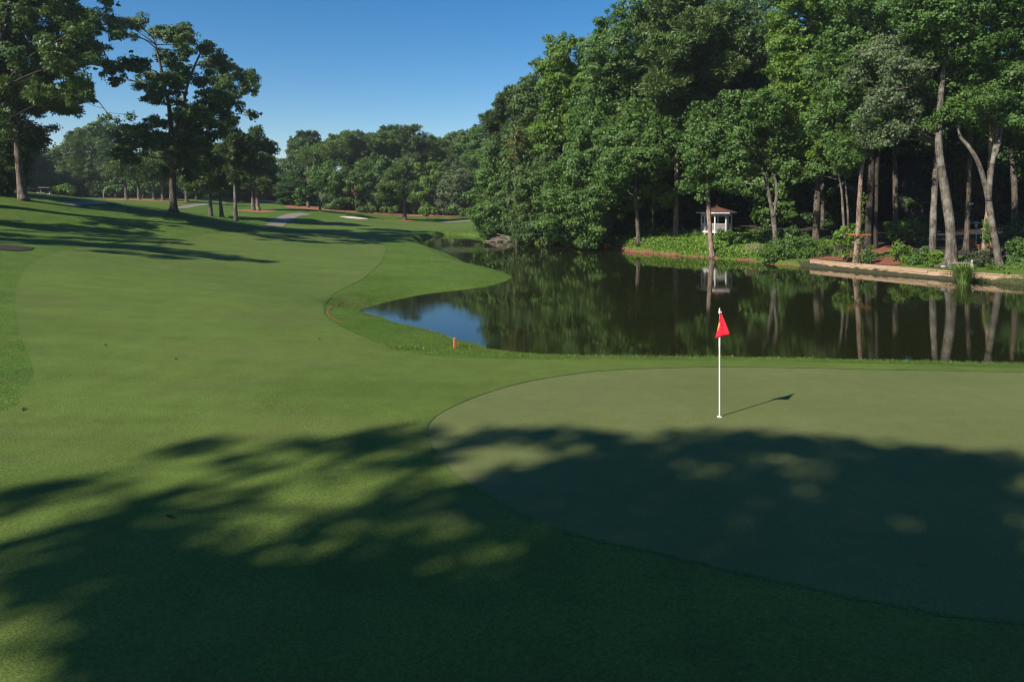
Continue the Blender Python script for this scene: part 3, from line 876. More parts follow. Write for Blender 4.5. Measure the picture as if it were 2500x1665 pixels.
# off-frame left trees whose shadows streak the fairway
def shadow_tree(name, label, base, blobs_w, leafm='leaf_oak', dens=40, leaf=0.42, kind='leaf', dia=.7):
    gz = ht(*base)
    root = empty(name, (base[0], base[1], gz))
    B = np.array([(x - base[0], y - base[1], z - gz, r) for x, y, z, r in blobs_w])
    top = B[:, 2].max()
    cx, cy = B[:, 0].mean(), B[:, 1].mean()
    mb, pts = trunk_mb([(0, 0, -.15, dia / 2), (cx * .1, cy * .1, top * .3, dia * .4), (cx * .4, cy * .4, top * .6, dia * .3), (cx, cy, top * .92, dia * .1)])
    AP = np.array([p[:4] for p in pts])
    for b_ in B:
        low = AP[AP[:, 2] < b_[2] - 0.1]
        src = low if len(low) else AP
        s = src[int(np.argmin(np.linalg.norm(src[:, :3] - b_[:3], axis=1)))]
        lp = limb_pts(s, b_[:3]); L = np.linalg.norm(s[:3] - b_[:3]); r0 = min(float(s[3]) * .7, .03 + .016 * L)
        mb.tube(lp, [r0 * (1 - .8 * i / (len(lp) - 1)) for i in range(len(lp))], 6, cap=False)
    mb.build('trunk', M['bark'], root, smooth=True)
    link('crown', leaf_mesh('crown', B, kind, leaf, dens, 0.55, 0.75, 0.25), root, M[leafm])
    tag(root, label, 'tree')
    return root
def shade_at(px, py, h, r):
    g = pix2ground(px, py); z = ht(*g)
    t = (h - z) / SUN[2]
    return (g[0] + SUN[0] * t, g[1] + SUN[1] * t, h, r)
shadow_tree('shade_tree', 'tree left of the view whose shadow streaks the near fairway slope', (-40, 26),
            [shade_at(640, 640, 21, .8), shade_at(560, 632, 20, 1.2), shade_at(480, 622, 19, 1.5), shade_at(400, 612, 18, 1.9), shade_at(320, 605, 17, 2.0), shade_at(260, 598, 15, 1.9), shade_at(200, 596, 13, 1.8), shade_at(140, 592, 11, 1.7), shade_at(380, 592, 16, 1.4), shade_at(300, 580, 15, 1.5), shade_at(240, 585, 10, 1.6), shade_at(60, 588, 9, 1.6), shade_at(30, 575, 10, 1.7), shade_at(420, 630, 17, .9), shade_at(300, 618, 15, 1.0)])
shadow_tree('shade_tree', 'second tree left of the view casting the middle shadow on the slope', (-46, 33),
            [shade_at(400, 585, 20, 1.0), shade_at(330, 572, 19, 1.4), shade_at(260, 565, 17, 1.6), shade_at(200, 560, 15, 1.7), shade_at(130, 560, 13, 1.7), shade_at(60, 550, 12, 1.8), shade_at(0, 545, 11, 1.8)])

# ---- slim pines behind the oak
tree('pine_tree', 'leftmost of the three slim pale trunks right of the oak', 'tree', 87,
     [[(515, 528, .52), (513, 480, .36), (510, 440, .3), (512, 400, .24), (515, 360, .12)]],
     [(500, 440, 17), (522, 425, 20), (488, 455, 14), (472, 432, 15), (530, 400, 22), (500, 400, 20), (512, 365, 22), (478, 452, 10), (455, 440, 12), (485, 420, 16)], 'needle', 'bark_gray', 'needle', leaf=0.5, dens=170, clump=0.6, squash=0.6)
tree('pine_tree', 'shortest, middle one of the slim trunks right of the oak', 'tree', 88,
     [[(542, 531, .54), (538, 495, .36), (532, 465, .26), (535, 440, .18)]],
     [(540, 430, 20), (557, 452, 14), (528, 450, 13), (546, 402, 22), (560, 425, 14)], 'needle', 'bark_gray', 'needle', leaf=0.5, dens=170, clump=0.6, squash=0.6)
tree('pine_tree', 'rightmost and tallest of the slim trunks right of the oak', 'tree', 86,
     [[(576, 540, .54), (574, 480, .38), (573, 430, .32), (574, 380, .22), (575, 320, .1)]],
     [(560, 330, 24), (588, 345, 22), (580, 378, 26), (602, 398, 20), (558, 408, 20), (568, 302, 16), (590, 428, 18), (555, 365, 20), (615, 370, 12), (570, 440, 14)], 'needle_dark', 'bark_gray', 'needle', leaf=0.5, dens=170, clump=0.6, squash=0.65)
tree('pine_tree', 'twin trunked pine rising from a round pine straw bed', 'tree', 105,
     [[(619, 515, .55), (617, 480, .45), (620, 440, .4), (625, 380, .3), (630, 335, .15)], [(632, 515, .55), (627, 480, .45), (628, 440, .4), (640, 400, .25), (645, 360, .12)]],
     [(630, 338, 18), (645, 362, 18), (612, 348, 18), (655, 392, 13), (620, 390, 22), (640, 418, 18), (600, 418, 17), (660, 438, 13), (612, 448, 15), (645, 448, 13), (666, 408, 8), (628, 322, 12), (600, 380, 18), (590, 445, 14), (635, 385, 18), (655, 460, 10)], 'needle_dark', 'bark_pine', 'needle', leaf=0.6, dens=120, clump=0.8, squash=0.65)
for bx_, lab, blobs in [
    (308, 'pine with a pale bare trunk at the left end of the pine straw bed', [(300, 388, 19), (322, 410, 19), (288, 418, 14), (310, 372, 14), (305, 410, 16), (330, 395, 12)]),
    (339, 'second pine of the pine straw bed left of the oak', [(340, 398, 18), (352, 425, 15), (328, 430, 12), (338, 420, 14), (345, 380, 12)]),
    (376, 'third pine of the pine straw bed left of the oak', [(375, 408, 18), (388, 430, 14), (362, 432, 12), (372, 385, 14)]),
    (397, 'dark fourth pine just left of the oak trunk', [(400, 410, 18), (392, 435, 14), (408, 440, 10)]),
    (455, 'pine seen just right of the oak trunk', [(455, 415, 18), (468, 435, 14), (445, 440, 12), (475, 415, 12)])]:
    tree('pine_tree', lab, 'tree', 111, [[(bx_ + 1, 490 if bx_ < 400 else 486, .55), (bx_ - 1, 460, .42), (bx_ - 4, 430, .34), (bx_, 390, .15)]], blobs, 'needle', 'bark_gray', 'needle', leaf=0.6, dens=110, clump=0.8, squash=0.65, group='pines scattered left of the oak')
# ---- far left tree line
for nm, lab, lm, kd, bx_, blobs in [
    ('broadleaf_tree', 'leftmost dark tree of the far left tree line', 'leaf_dark', 'leaf', 60, [(60, 400, 30), (40, 430, 30), (70, 440, 30), (50, 370, 26), (20, 400, 35), (10, 450, 30)]),
    ('broadleaf_tree', 'dark broad tree above the parked golf cart', 'leaf_dark', 'leaf', 98, [(95, 395, 24), (80, 425, 24), (112, 435, 24), (100, 370, 16), (118, 405, 18)]),
    ('broadleaf_tree', 'peaked tree right of the one above the golf cart', 'leaf', 'leaf', 135, [(135, 388, 20), (142, 418, 24), (128, 445, 20), (148, 368, 12), (155, 440, 16)]),
    ('broadleaf_tree', 'low rounded tree in front of the pale tall pine', 'leaf_oak', 'leaf', 168, [(165, 398, 18), (160, 428, 22), (175, 450, 20), (178, 418, 16)]),
    ('pine_tree', 'pale flat topped pine rising above the far left tree line', 'needle', 'needle', 200, [(195, 322, 8), (188, 342, 11), (212, 338, 8), (176, 358, 11), (200, 362, 14), (222, 353, 8), (206, 383, 17), (190, 405, 22), (215, 402, 17), (225, 370, 8), (200, 430, 18)]),
    ('broadleaf_tree', 'tall round tree right of the pale far pine', 'leaf_dark', 'leaf', 245, [(245, 362, 15), (260, 382, 18), (235, 392, 20), (252, 418, 24), (240, 448, 22), (265, 440, 18)]),
    ('broadleaf_tree', 'dense tree at the right end of the far left tree line', 'leaf_oak', 'leaf', 283, [(285, 382, 17), (275, 408, 20), (292, 438, 22), (300, 405, 16), (278, 455, 18)]),
    ('broadleaf_tree', 'far tree filling the gap left of the oak trunk', 'leaf', 'leaf', 350, [(330, 400, 20), (360, 415, 22), (345, 440, 22), (385, 440, 22), (370, 455, 18), (325, 455, 18)]),
    ('broadleaf_tree', 'far tree filling the gap right of the oak trunk', 'leaf_dark', 'leaf', 480, [(440, 420, 20), (470, 425, 22), (500, 430, 22), (530, 435, 20), (460, 455, 20), (500, 458, 20), (560, 440, 20), (590, 445, 18)])]:
    tree(nm, lab, 'tree', 140, [[(bx_, 481, .6), (bx_, 450, .5), (bx_, 410, .3), (bx_, 375, .12)]], blobs, lm, 'bark', kd, leaf=0.42 if kd == 'leaf' else .6, dens=85, clump=0.9, group='trees of the far left tree line', twigs=1)

# ---- far centre tree line
FC = [
    ('pine_tree', 'small leaning pine at the left end of the far tree line', 'needle', 'needle', 752, [(745, 376, 9), (764, 370, 10), (756, 388, 12), (740, 394, 7), (734, 392, 5), (778, 388, 14), (770, 405, 12)]),
    ('pine_tree', 'broad rounded pine at the left of the far tree line', 'needle', 'needle', 842, [(815, 345, 14), (840, 336, 14), (864, 344, 14), (800, 358, 12), (830, 362, 17), (855, 372, 16), (788, 364, 6), (875, 365, 10), (810, 380, 12), (845, 392, 12)]),
    ('pine_tree', 'narrow pine just right of the broad rounded one', 'needle_dark', 'needle', 885, [(880, 334, 11), (895, 345, 12), (908, 362, 15), (885, 372, 15), (870, 385, 12)]),
    ('pine_tree', 'pine with a bare pinkish stem in the middle of the far tree line', 'needle', 'needle', 934, [(930, 328, 10), (950, 332, 11), (918, 348, 14), (945, 357, 16), (930, 380, 16), (955, 375, 12), (905, 335, 8), (960, 345, 10)]),
    ('pine_tree', 'tallest dark pine of the far tree line', 'needle_dark', 'needle', 1010, [(995, 325, 11), (1018, 322, 12), (1040, 336, 12), (983, 342, 10), (1010, 348, 15), (1036, 362, 16), (1000, 372, 15), (1050, 350, 8), (1020, 385, 14), (1055, 372, 10), (975, 365, 10)]),
    ('pine_tree', 'thin pine right of the tallest far pine', 'needle', 'needle', 1084, [(1075, 348, 12), (1095, 358, 12), (1085, 378, 15), (1100, 380, 10), (1070, 372, 10)]),
    ('broadleaf_tree', 'pointed leafy tree where the far tree line meets the right wood', 'leaf', 'leaf', 1150, [(1150, 325, 12), (1140, 348, 16), (1165, 355, 18), (1124, 360, 10), (1150, 388, 22), (1170, 330, 12), (1185, 380, 20), (1155, 425, 22), (1180, 440, 22), (1175, 480, 22)]),
    ('broadleaf_tree', 'leafy tree behind the small spreading tree', 'leaf', 'leaf', 805, [(798, 418, 24), (788, 455, 22), (775, 430, 18), (805, 480, 20), (800, 500, 14), (820, 440, 20)]),
    ('vine_covered_tree', 'glossy vine covered tree in the middle of the far tree line', 'leaf', 'leaf', 850, [(832, 415, 26), (862, 408, 26), (880, 438, 27), (845, 462, 28), (822, 498, 16), (868, 488, 22), (840, 485, 18), (892, 405, 18), (880, 385, 16)]),
    ('vine_covered_tree', 'vine draped tree right of the dead red foliage', 'leaf', 'leaf', 920, [(912, 425, 24), (930, 455, 22), (945, 425, 22), (935, 488, 20), (910, 475, 18), (950, 400, 20), (925, 400, 20), (955, 480, 20), (915, 505, 10)]),
    ('broadleaf_tree', 'bright narrow tree right of the lone pine', 'leaf_bright', 'leaf', 1030, [(1024, 388, 15), (1030, 412, 19), (1022, 438, 19), (1040, 455, 20), (1035, 478, 18), (1018, 465, 18)]),
    ('broadleaf_tree', 'second bright narrow tree further right of the lone pine', 'leaf_bright', 'leaf', 1070, [(1070, 388, 14), (1065, 410, 17), (1078, 420, 16), (1060, 435, 18), (1055, 465, 18)]),
    ('broadleaf_tree', 'big rounded dusky tree at the right end of the far tree line', 'leaf_gray', 'leaf', 1108, [(1108, 415, 24), (1088, 440, 26), (1128, 440, 26), (1105, 462, 30), (1080, 480, 24), (1130, 480, 26), (1105, 498, 24), (1145, 505, 18), (1150, 465, 20)])]
for nm, lab, lm, kd, bx_, blobs in FC:
    tree(nm, lab, 'tree', 138, [[(bx_, 515, .6), (bx_, 470, .5), (bx_ - 1, 420, .35), (bx_, 350 if kd == 'needle' else 420, .14)]], blobs, lm, 'bark_pine' if kd == 'needle' else 'bark', kd, leaf=0.40 if kd == 'leaf' else .6, dens=100, clump=0.9, group='trees of the far tree line', twigs=1)
tree('dead_tree', 'patch of dead rust red foliage in the far tree line', 'tree', 136, [[(868, 514, .12), (868, 480, .15), (868, 450, .06)]], [(866, 450, 5), (870, 460, 5), (864, 465, 4), (872, 472, 3)], 'leaf_red', 'bark', leaf=.35, dens=90, clump=.5)
for i, (px, py, r, lab) in enumerate([(700, 440, 1, 'distant hazy trees at the gap, leftmost clump'), ]): pass
for nm, lab, bx_, blobs in [('distant_tree', 'distant hazy tree nearest the double pine', 640, [(640, 425, 15), (620, 432, 15), (655, 440, 15), (635, 455, 16), (665, 455, 14)]),
                            ('distant_tree', 'distant hazy tree in the low gap of the tree line', 682, [(668, 415, 13), (690, 405, 14), (680, 430, 18), (700, 445, 18), (675, 455, 16)]),
                            ('distant_tree', 'distant hazy tree at the right of the low gap', 722, [(715, 402, 12), (728, 412, 15), (720, 435, 18), (735, 450, 18), (712, 460, 14)])]:
    tree(nm, lab, 'tree', 185, [[(bx_, 484, .6), (bx_, 450, .5), (bx_, 415, .2)]], blobs, 'leaf_dark', 'bark', leaf=.55, dens=60, clump=1.0, twigs=0)
tree('pine_tree', 'lone slender pine beside the far fairway', 'tree', 115,
     [[(988, 538, .75), (987, 500, .55), (985, 450, .42), (985, 405, .22), (985, 385, .1)]],
     [(985, 398, 16), (966, 422, 17), (1002, 428, 16), (950, 440, 12), (962, 458, 16), (1006, 458, 16), (940, 474, 12), (970, 478, 16), (1016, 484, 12), (930, 488, 9), (955, 494, 12), (982, 446, 16), (1010, 500, 9), (940, 455, 9)], 'needle', 'bark_gray', 'needle', leaf=.55, dens=120, clump=.7, squash=.6)
tree('crape_myrtle', 'small spreading multi stemmed tree beside the cart path', 'tree', 108,
     [[(782, 515, .35), (780, 500, .3), (776, 480, .2), (768, 455, .12), (765, 435, .05)], [(782, 505, .22), (790, 480, .16), (797, 455, .1), (802, 432, .05)], [(780, 502, .25), (765, 494, .2), (748, 488, .12), (732, 480, .06)], [(781, 500, .18), (784, 470, .12), (783, 440, .05)]],
     [(728, 480, 11), (745, 468, 14), (760, 458, 15), (740, 492, 8), (722, 490, 7), (780, 442, 14), (800, 448, 13), (795, 428, 11), (770, 428, 11), (756, 486, 8), (748, 450, 10), (812, 462, 9)], 'leaf', 'bark_gray', leaf=.3, dens=110, clump=.5, twigs=3, shell=.3)

# ---- right wood: front trees, far to near
R = []
def rt(*a, **k): R.append(tree(*a, **k))
rt('pine_tree', 'thin pine sticking out at the left end of the right wood', 'tree', 86, [[(1222, 583, .5), (1215, 480, .4), (1210, 380, .3), (1205, 290, .12)]],
   [(1200, 290, 16), (1215, 280, 14), (1190, 305, 10), (1212, 310, 18), (1235, 240, 20), (1250, 228, 16), (1225, 262, 16), (1262, 250, 18), (1240, 290, 26), (1215, 350, 28), (1255, 330, 30)], 'needle_dark', 'bark_pine', 'needle', leaf=.55, dens=140, clump=.7, squash=.7)
rt('broadleaf_tree', 'leafy tree at the left end of the right wood, foliage down to the water', 'tree', 82, [[(1225, 586, .5), (1222, 500, .4), (1218, 420, .25), (1215, 370, .1)]],
   [(1210, 385, 34), (1190, 430, 32), (1225, 450, 42), (1180, 480, 28), (1205, 520, 40), (1235, 540, 36), (1195, 560, 22), (1178, 530, 22), (1245, 400, 34), (1180, 550, 16), (1225, 575, 14)], 'leaf', 'bark', leaf=.32, dens=120, clump=.8)
rt('broadleaf_tree', 'dark tree with olive hanging foliage near the left of the right wood', 'tree', 77, [[(1285, 588, .5), (1283, 500, .4), (1280, 400, .3), (1282, 300, .1)]],
   [(1278, 225, 24), (1300, 205, 22), (1318, 235, 28), (1290, 270, 38), (1325, 300, 36), (1275, 330, 38), (1310, 370, 44), (1270, 410, 42), (1305, 450, 44), (1270, 480, 40), (1300, 520, 44), (1265, 545, 30), (1310, 565, 28), (1280, 575, 16)], 'leaf_oak', 'bark', leaf=.32, dens=120, clump=.8)
rt('broadleaf_tree', 'olive yellow foliage trailing down the left part of the right wood', 'tree', 73, [[(1262, 590, .3), (1260, 520, .22), (1258, 420, .14), (1260, 330, .06)]],
   [(1262, 325, 11), (1255, 350, 11), (1262, 372, 10), (1250, 385, 9), (1265, 440, 10), (1270, 490, 12), (1262, 515, 10), (1280, 345, 9)], 'leaf_yellow', 'bark', leaf=.3, dens=80, clump=.5, shell=.2)
rt('broadleaf_tree', 'bright topped tulip tree standing above the left of the right wood', 'tree', 75, [[(1380, 592, .6), (1380, 480, .5), (1378, 350, .4), (1382, 200, .2), (1384, 130, .08)]],
   [(1348, 118, 16), (1385, 108, 18), (1412, 120, 14), (1362, 145, 26), (1405, 152, 26), (1340, 165, 18), (1380, 190, 36), (1418, 190, 20), (1350, 220, 34), (1330, 175, 14), (1400, 240, 36), (1345, 280, 40), (1385, 310, 42), (1335, 340, 38)], 'leaf_bright', 'bark_gray', leaf=.32, dens=120, clump=.75)
rt('broadleaf_tree', 'broad leafy tree with a rounded shoulder above the pond', 'tree', 71, [[(1480, 600, .7), (1478, 480, .55), (1476, 340, .45), (1485, 200, .3), (1500, 90, .12)]],
   [(1462, 95, 26), (1490, 65, 28), (1530, 40, 30), (1450, 140, 30), (1500, 120, 42), (1550, 85, 36), (1465, 190, 42), (1520, 185, 48), (1440, 250, 44), (1490, 265, 50), (1550, 250, 50), (1430, 320, 46), (1480, 345, 50), (1540, 340, 52), (1580, 40, 30), (1600, 130, 44), (1420, 380, 40)], 'leaf', 'bark_gray', leaf=.3, dens=130, clump=.8)
rt('pine_tree', 'tall pine with plumed top above the gazebo', 'tree', 67, [[(1650, 570, .55), (1650, 500, .5), (1652, 430, .45), (1655, 300, .38), (1665, 150, .28), (1680, 10, .14)]],
   [(1620, 20, 36), (1665, -5, 40), (1710, 15, 36), (1740, 50, 30), (1630, 75, 44), (1690, 85, 50), (1740, 120, 40), (1610, 140, 42), (1660, 160, 50), (1720, 190, 46), (1600, 220, 40), (1660, 240, 46), (1710, 265, 42), (1760, 170, 34), (1680, 320, 40), (1620, 300, 40), (1650, -60, 40), (1640, 375, 36, 3.0), (1600, 395, 30, 3.0), (1560, 385, 28), (1680, 385, 30, 3.0)], 'needle', 'bark_pink', 'needle', leaf=.5, dens=210, clump=.65, squash=.7)
rt('broadleaf_tree', 'pale trunk and dusty green crown behind the plumed pine', 'tree', 76, [[(1662, 552, .35), (1664, 480, .32), (1680, 350, .28), (1780, 180, .2), (1820, 60, .08)]],
   [(1790, 20, 28), (1830, 15, 28), (1860, 55, 26), (1810, 75, 38), (1850, 110, 34), (1800, 150, 42), (1855, 175, 34), (1780, 220, 44), (1840, 240, 40), (1770, 300, 44), (1835, 310, 44), (1780, 90, 30), (1890, 230, 30), (1870, 15, 14), (1880, 90, 16)], 'leaf_oak', 'bark_gray', leaf=.3, dens=130, clump=.75)
rt('broadleaf_tree', 'mass of leafy boughs over the middle of the pond edge', 'tree', 64, [[(1560, 604, .45), (1556, 540, .38), (1552, 460, .32), (1560, 380, .24), (1570, 320, .12)]],
   [(1560, 300, 44), (1600, 340, 40), (1520, 370, 46), (1570, 390, 46), (1490, 415, 40), (1540, 435, 40), (1610, 420, 36, 4.0), (1500, 340, 40), (1460, 400, 36), (1580, 450, 24, 3.5), (1620, 450, 20, 4.0), (1510, 465, 28)], 'leaf', 'bark', leaf=.28, dens=140, clump=.7)
rt('broadleaf_tree', 'low leafy tree leaning over the water left of the ivy bank', 'tree', 66, [[(1440, 603, .4), (1435, 560, .34), (1425, 500, .28), (1415, 440, .18), (1410, 400, .08)]],
   [(1400, 405, 36), (1370, 435, 38), (1425, 445, 40), (1460, 470, 36), (1380, 485, 40), (1430, 510, 40), (1470, 520, 30), (1365, 530, 34), (1400, 555, 36), (1445, 560, 30), (1360, 570, 20), (1395, 588, 16), (1425, 586, 18), (1470, 560, 18), (1340, 480, 30), (1335, 545, 22)], 'leaf', 'bark', leaf=.27, dens=150, clump=.65)
rt('broadleaf_tree', 'bushy tree over the brush pile, boughs touching the pond', 'tree', 72, [[(1325, 594, .35), (1320, 550, .3), (1315, 480, .24), (1312, 420, .1)]],
   [(1310, 420, 34), (1340, 400, 32), (1290, 455, 34), (1330, 465, 36), (1300, 505, 36), (1270, 520, 24), (1340, 515, 30), (1310, 545, 30), (1275, 555, 22), (1340, 560, 24), (1305, 575, 18), (1330, 585, 12)], 'leaf_oak', 'bark', leaf=.29, dens=130, clump=.65)
rt('broadleaf_tree', 'sunlit understorey sapling left of the thick reddish trunk', 'tree', 66, [[(1596, 560, .16), (1594, 520, .12), (1600, 480, .08), (1605, 450, .04)]],
   [(1590, 470, 18), (1615, 480, 16), (1570, 455, 20), (1630, 500, 12), (1545, 470, 20), (1530, 500, 16), (1615, 460, 16), (1560, 490, 12), (1602, 508, 10), (1640, 470, 10)], 'leaf_bright', 'bark', leaf=.28, dens=90, clump=.5, shell=.2)
rt('pine_tree', 'pinkish pine trunk standing at the water edge before the gazebo', 'tree', 57.55, [[(1739, 629, .42), (1735, 590, .40), (1731, 530, .38), (1728, 470, .35), (1726, 400, .32), (1722, 330, .2), (1718, 290, .08)]],
   [(1700, 440, 26), (1735, 425, 28), (1760, 445, 22), (1690, 400, 32), (1745, 380, 36), (1700, 350, 40), (1755, 330, 40), (1720, 290, 40), (1770, 400, 28), (1708, 465, 11), (1716, 485, 8)], 'leaf', 'bark_pink', leaf=.25, dens=130, clump=.6)
rt('broadleaf_tree', 'grey forked tree curving up left of the thick dark trunk', 'tree', 57, [[(1895, 590, .42), (1888, 530, .4), (1880, 490, .3), (1870, 440, .27), (1856, 400, .24), (1838, 355, .16), (1825, 310, .08)], [(1887, 530, .3), (1896, 480, .27), (1893, 440, .25), (1876, 400, .22), (1862, 360, .16), (1858, 300, .08)]],
   [(1820, 300, 40), (1860, 270, 40), (1800, 350, 36), (1850, 350, 36), (1890, 330, 36), (1790, 400, 30), (1830, 410, 26), (1880, 390, 28), (1920, 360, 34), (1775, 450, 22), (1915, 420, 24), (1800, 260, 36), (1880, 250, 36)], 'leaf', 'bark_gray', leaf=.25, dens=130, clump=.6)
rt('broadleaf_tree', 'bright yellow green crowned tree right of the sky notch', 'tree', 60, [[(1992, 563, .6), (1994, 500, .55), (1996, 420, .5), (1985, 300, .4), (1965, 150, .25), (1950, 40, .1)]],
   [(1910, 30, 26), (1945, 5, 36), (1930, 80, 38), (1985, 40, 40), (1900, 110, 28), (1960, 130, 46), (1910, 170, 36), (1950, 210, 44), (1895, 240, 36), (1930, 290, 44), (1985, 270, 40), (1940, 350, 40), (1985, 350, 38), (1920, -40, 40), (1990, -40, 46), (1885, 160, 18), (1910, 400, 26), (1960, 400, 26)], 'leaf_bright', 'bark', leaf=.27, dens=140, clump=.65)
rt('broadleaf_tree', 'twin trunked tree behind the ivy covered trunk, bark darkened for shade', 'tree', 54, [[(2118, 602, .55), (2122, 500, .5), (2127, 400, .45), (2120, 250, .35), (2100, 100, .2)], [(2136, 600, .4), (2138, 500, .36), (2142, 400, .32), (2160, 250, .2), (2170, 150, .08)]],
   [(2040, 20, 40), (2090, -10, 46), (2050, 90, 44), (2110, 70, 44), (2020, 160, 40), (2070, 170, 44), (2030, 240, 40), (2010, 300, 36), (2060, 300, 36), (2150, 20, 44), (2160, 100, 40), (2020, 370, 30)], 'leaf', 'bark_dark_shaded', leaf=.26, dens=140, clump=.62)  # dark bark stands in for the shade on both trunks
rt('broadleaf_tree', 'slim light trunk with leafy vine and a plank shelf around it', 'tree', 48, [[(2091, 641, .44), (2093, 590, .40), (2096, 540, .34), (2099, 480, .30), (2102, 430, .26), (2108, 380, .22), (2112, 300, .12)]],
   [(2100, 350, 26), (2060, 370, 26), (2120, 300, 30), (2140, 340, 22), (2075, 400, 14), (2050, 340, 24)], 'leaf', 'bark_pink', leaf=.22, dens=170, clump=.5)
rt('broadleaf_tree', 'pair of thin pale stems left of the vine covered trunk', 'tree', 55, [[(2064, 575, .22), (2058, 520, .2), (2055, 470, .18), (2048, 430, .14), (2040, 380, .08)], [(2070, 575, .18), (2070, 520, .16), (2066, 470, .15), (2062, 420, .12), (2058, 360, .06)]],
   [(2035, 385, 26), (2005, 410, 20), (2060, 350, 26), (1990, 430, 16), (2045, 420, 14)], 'leaf', 'bark_gray', leaf=.24, dens=140, clump=.55)
rt('oak_tree', 'grey green glossy oak with drooping boughs on the right bank', 'tree', 47, [[(2276, 602, .45), (2278, 540, .42), (2281, 480, .40), (2286, 400, .36), (2292, 330, .32), (2280, 240, .24), (2240, 160, .12)]],
   [(2130, 130, 30), (2170, 115, 30), (2210, 120, 34), (2245, 140, 32), (2110, 175, 30), (2150, 180, 36), (2195, 185, 38), (2235, 200, 34), (2125, 235, 30), (2170, 245, 36), (2215, 250, 32), (2090, 275, 24), (2135, 290, 32), (2180, 295, 30), (2225, 290, 24), (2090, 320, 24), (2130, 335, 28), (2165, 335, 20), (2105, 350, 18), (2260, 175, 26), (2275, 230, 26)], 'leaf_gray', 'bark_gray', leaf=.24, dens=170, clump=.5, droop=.4)
rt('oak_tree', 'massive grey oak with flared base beside the stone bench', 'tree', 45, [[(2318, 655, .85), (2322, 610, .66), (2318, 540, .60), (2308, 470, .56), (2298, 410, .50), (2292, 350, .44), (2296, 250, .36), (2310, 120, .26), (2330, 0, .14)]],
   [(2290, 60, 50), (2350, 30, 50), (2320, 120, 46), (2270, 120, 36), (2390, 80, 50), (2360, 170, 40), (2310, 190, 36), (2340, 250, 30), (2300, 280, 24), (2240, 50, 46), (2220, -20, 50), (2300, -40, 60), (2390, -20, 60), (2275, 310, 14), (2210, 60, 36)], 'leaf', 'bark_gray', leaf=.24, dens=160, clump=.58, flare=1.9)
rt('broadleaf_tree', 'thin dark trunk with a small white sign on it', 'tree', 50, [[(2358, 612, .38), (2362, 540, .34), (2366, 450, .32), (2368, 370, .28), (2372, 250, .16)]],
   [(2370, 230, 34), (2400, 260, 30), (2345, 290, 26), (2395, 200, 34), (2380, 310, 20)], 'leaf_dark', 'bark', leaf=.24, dens=150, clump=.55)
rt('broadleaf_tree', 'speckled tree forking into a wide vee at the far right', 'tree', 44.5, [[(2440, 650, .46), (2430, 590, .40), (2421, 540, .38), (2414, 490, .36), (2402, 440, .32), (2385, 390, .28), (2362, 355, .24), (2345, 335, .2), (2338, 300, .1)], [(2414, 490, .34), (2418, 430, .30), (2426, 380, .28), (2434, 330, .24), (2440, 270, .14)], [(2425, 395, .2), (2440, 350, .17), (2448, 300, .1)]],
   [(2370, 250, 26), (2410, 240, 36), (2450, 250, 36), (2480, 270, 30), (2390, 290, 26), (2440, 295, 26), (2340, 270, 22), (2420, 180, 40), (2480, 190, 40), (2380, 180, 36), (2475, 310, 16), (2500, 230, 36)], 'leaf', 'bark_gray', leaf=.23, dens=170, clump=.55)
rt('broadleaf_tree', 'short vine wrapped trunk crossing behind the forked speckled tree', 'tree', 46.5, [[(2403, 600, .44), (2408, 560, .40), (2413, 510, .36), (2416, 440, .30), (2418, 340, .2)]],
   [(2440, 120, 46), (2490, 100, 50), (2470, 40, 50), (2430, 60, 46), (2510, 160, 44)], 'leaf', 'bark_pink', leaf=.24, dens=140, clump=.58)
rt('broadleaf_tree', 'dark leafy tree filling the upper right corner', 'tree', 52, [[(2540, 610, .6), (2540, 450, .5), (2530, 250, .4), (2520, 80, .2)]],
   [(2480, -20, 60), (2540, 60, 60), (2530, 160, 60), (2500, 230, 50), (2540, 300, 60), (2480, 330, 36), (2520, 390, 50), (2440, -40, 50)], 'leaf_dark', 'bark', leaf=.26, dens=130, clump=.62)

# ---- shaded background trees of the wood: one prototype per kind, then copies
def proto(name, label, loc, h, r, leafm, barkm, seed):
    st = np.random.default_rng(seed)
    root = empty(name, (loc[0], loc[1], ht(*loc)))
    mb, pts = trunk_mb([(0, 0, -.15, .24), (.1, .05, h * .35, .2), (-.15, .1, h * .7, .12), (0, 0, h * .93, .04)])
    B = []
    for i in range(22):
        t = (i + .5) / 22
        z = h * (.05 + .92 * t)
        rr = r * (0.55 + .55 * math.sin(math.pi * min(1, t * .9 + .1))) * .75
        a = st.uniform(0, 6.28)
        B.append((math.cos(a) * rr * .75, math.sin(a) * rr * .75, z, r * st.uniform(.36, .52)))
    B = np.array(B)
    for b_ in B:
        s = min(pts, key=lambda p: abs(p[2] - max(.5, b_[2] - 1.0)))
        mb.tube(limb_pts(s, b_[:3]), [.06 - .005 * i for i in range(10)], 5, cap=False)
    mb.build('trunk', M[barkm], root, smooth=True)
    link('crown', leaf_mesh('crown', B, 'leaf', .55, 62, 1.0, .85, .3), root, M[leafm])
    tag(root, label, 'tree')
    return root
ORD = ['first', 'second', 'third', 'fourth', 'fifth', 'sixth', 'seventh', 'eighth', 'ninth', 'tenth', 'eleventh', 'twelfth', 'thirteenth', 'fourteenth', 'fifteenth', 'sixteenth', 'seventeenth', 'eighteenth', 'nineteenth', 'twentieth', 'twenty-first', 'twenty-second', 'twenty-third', 'twenty-fourth']
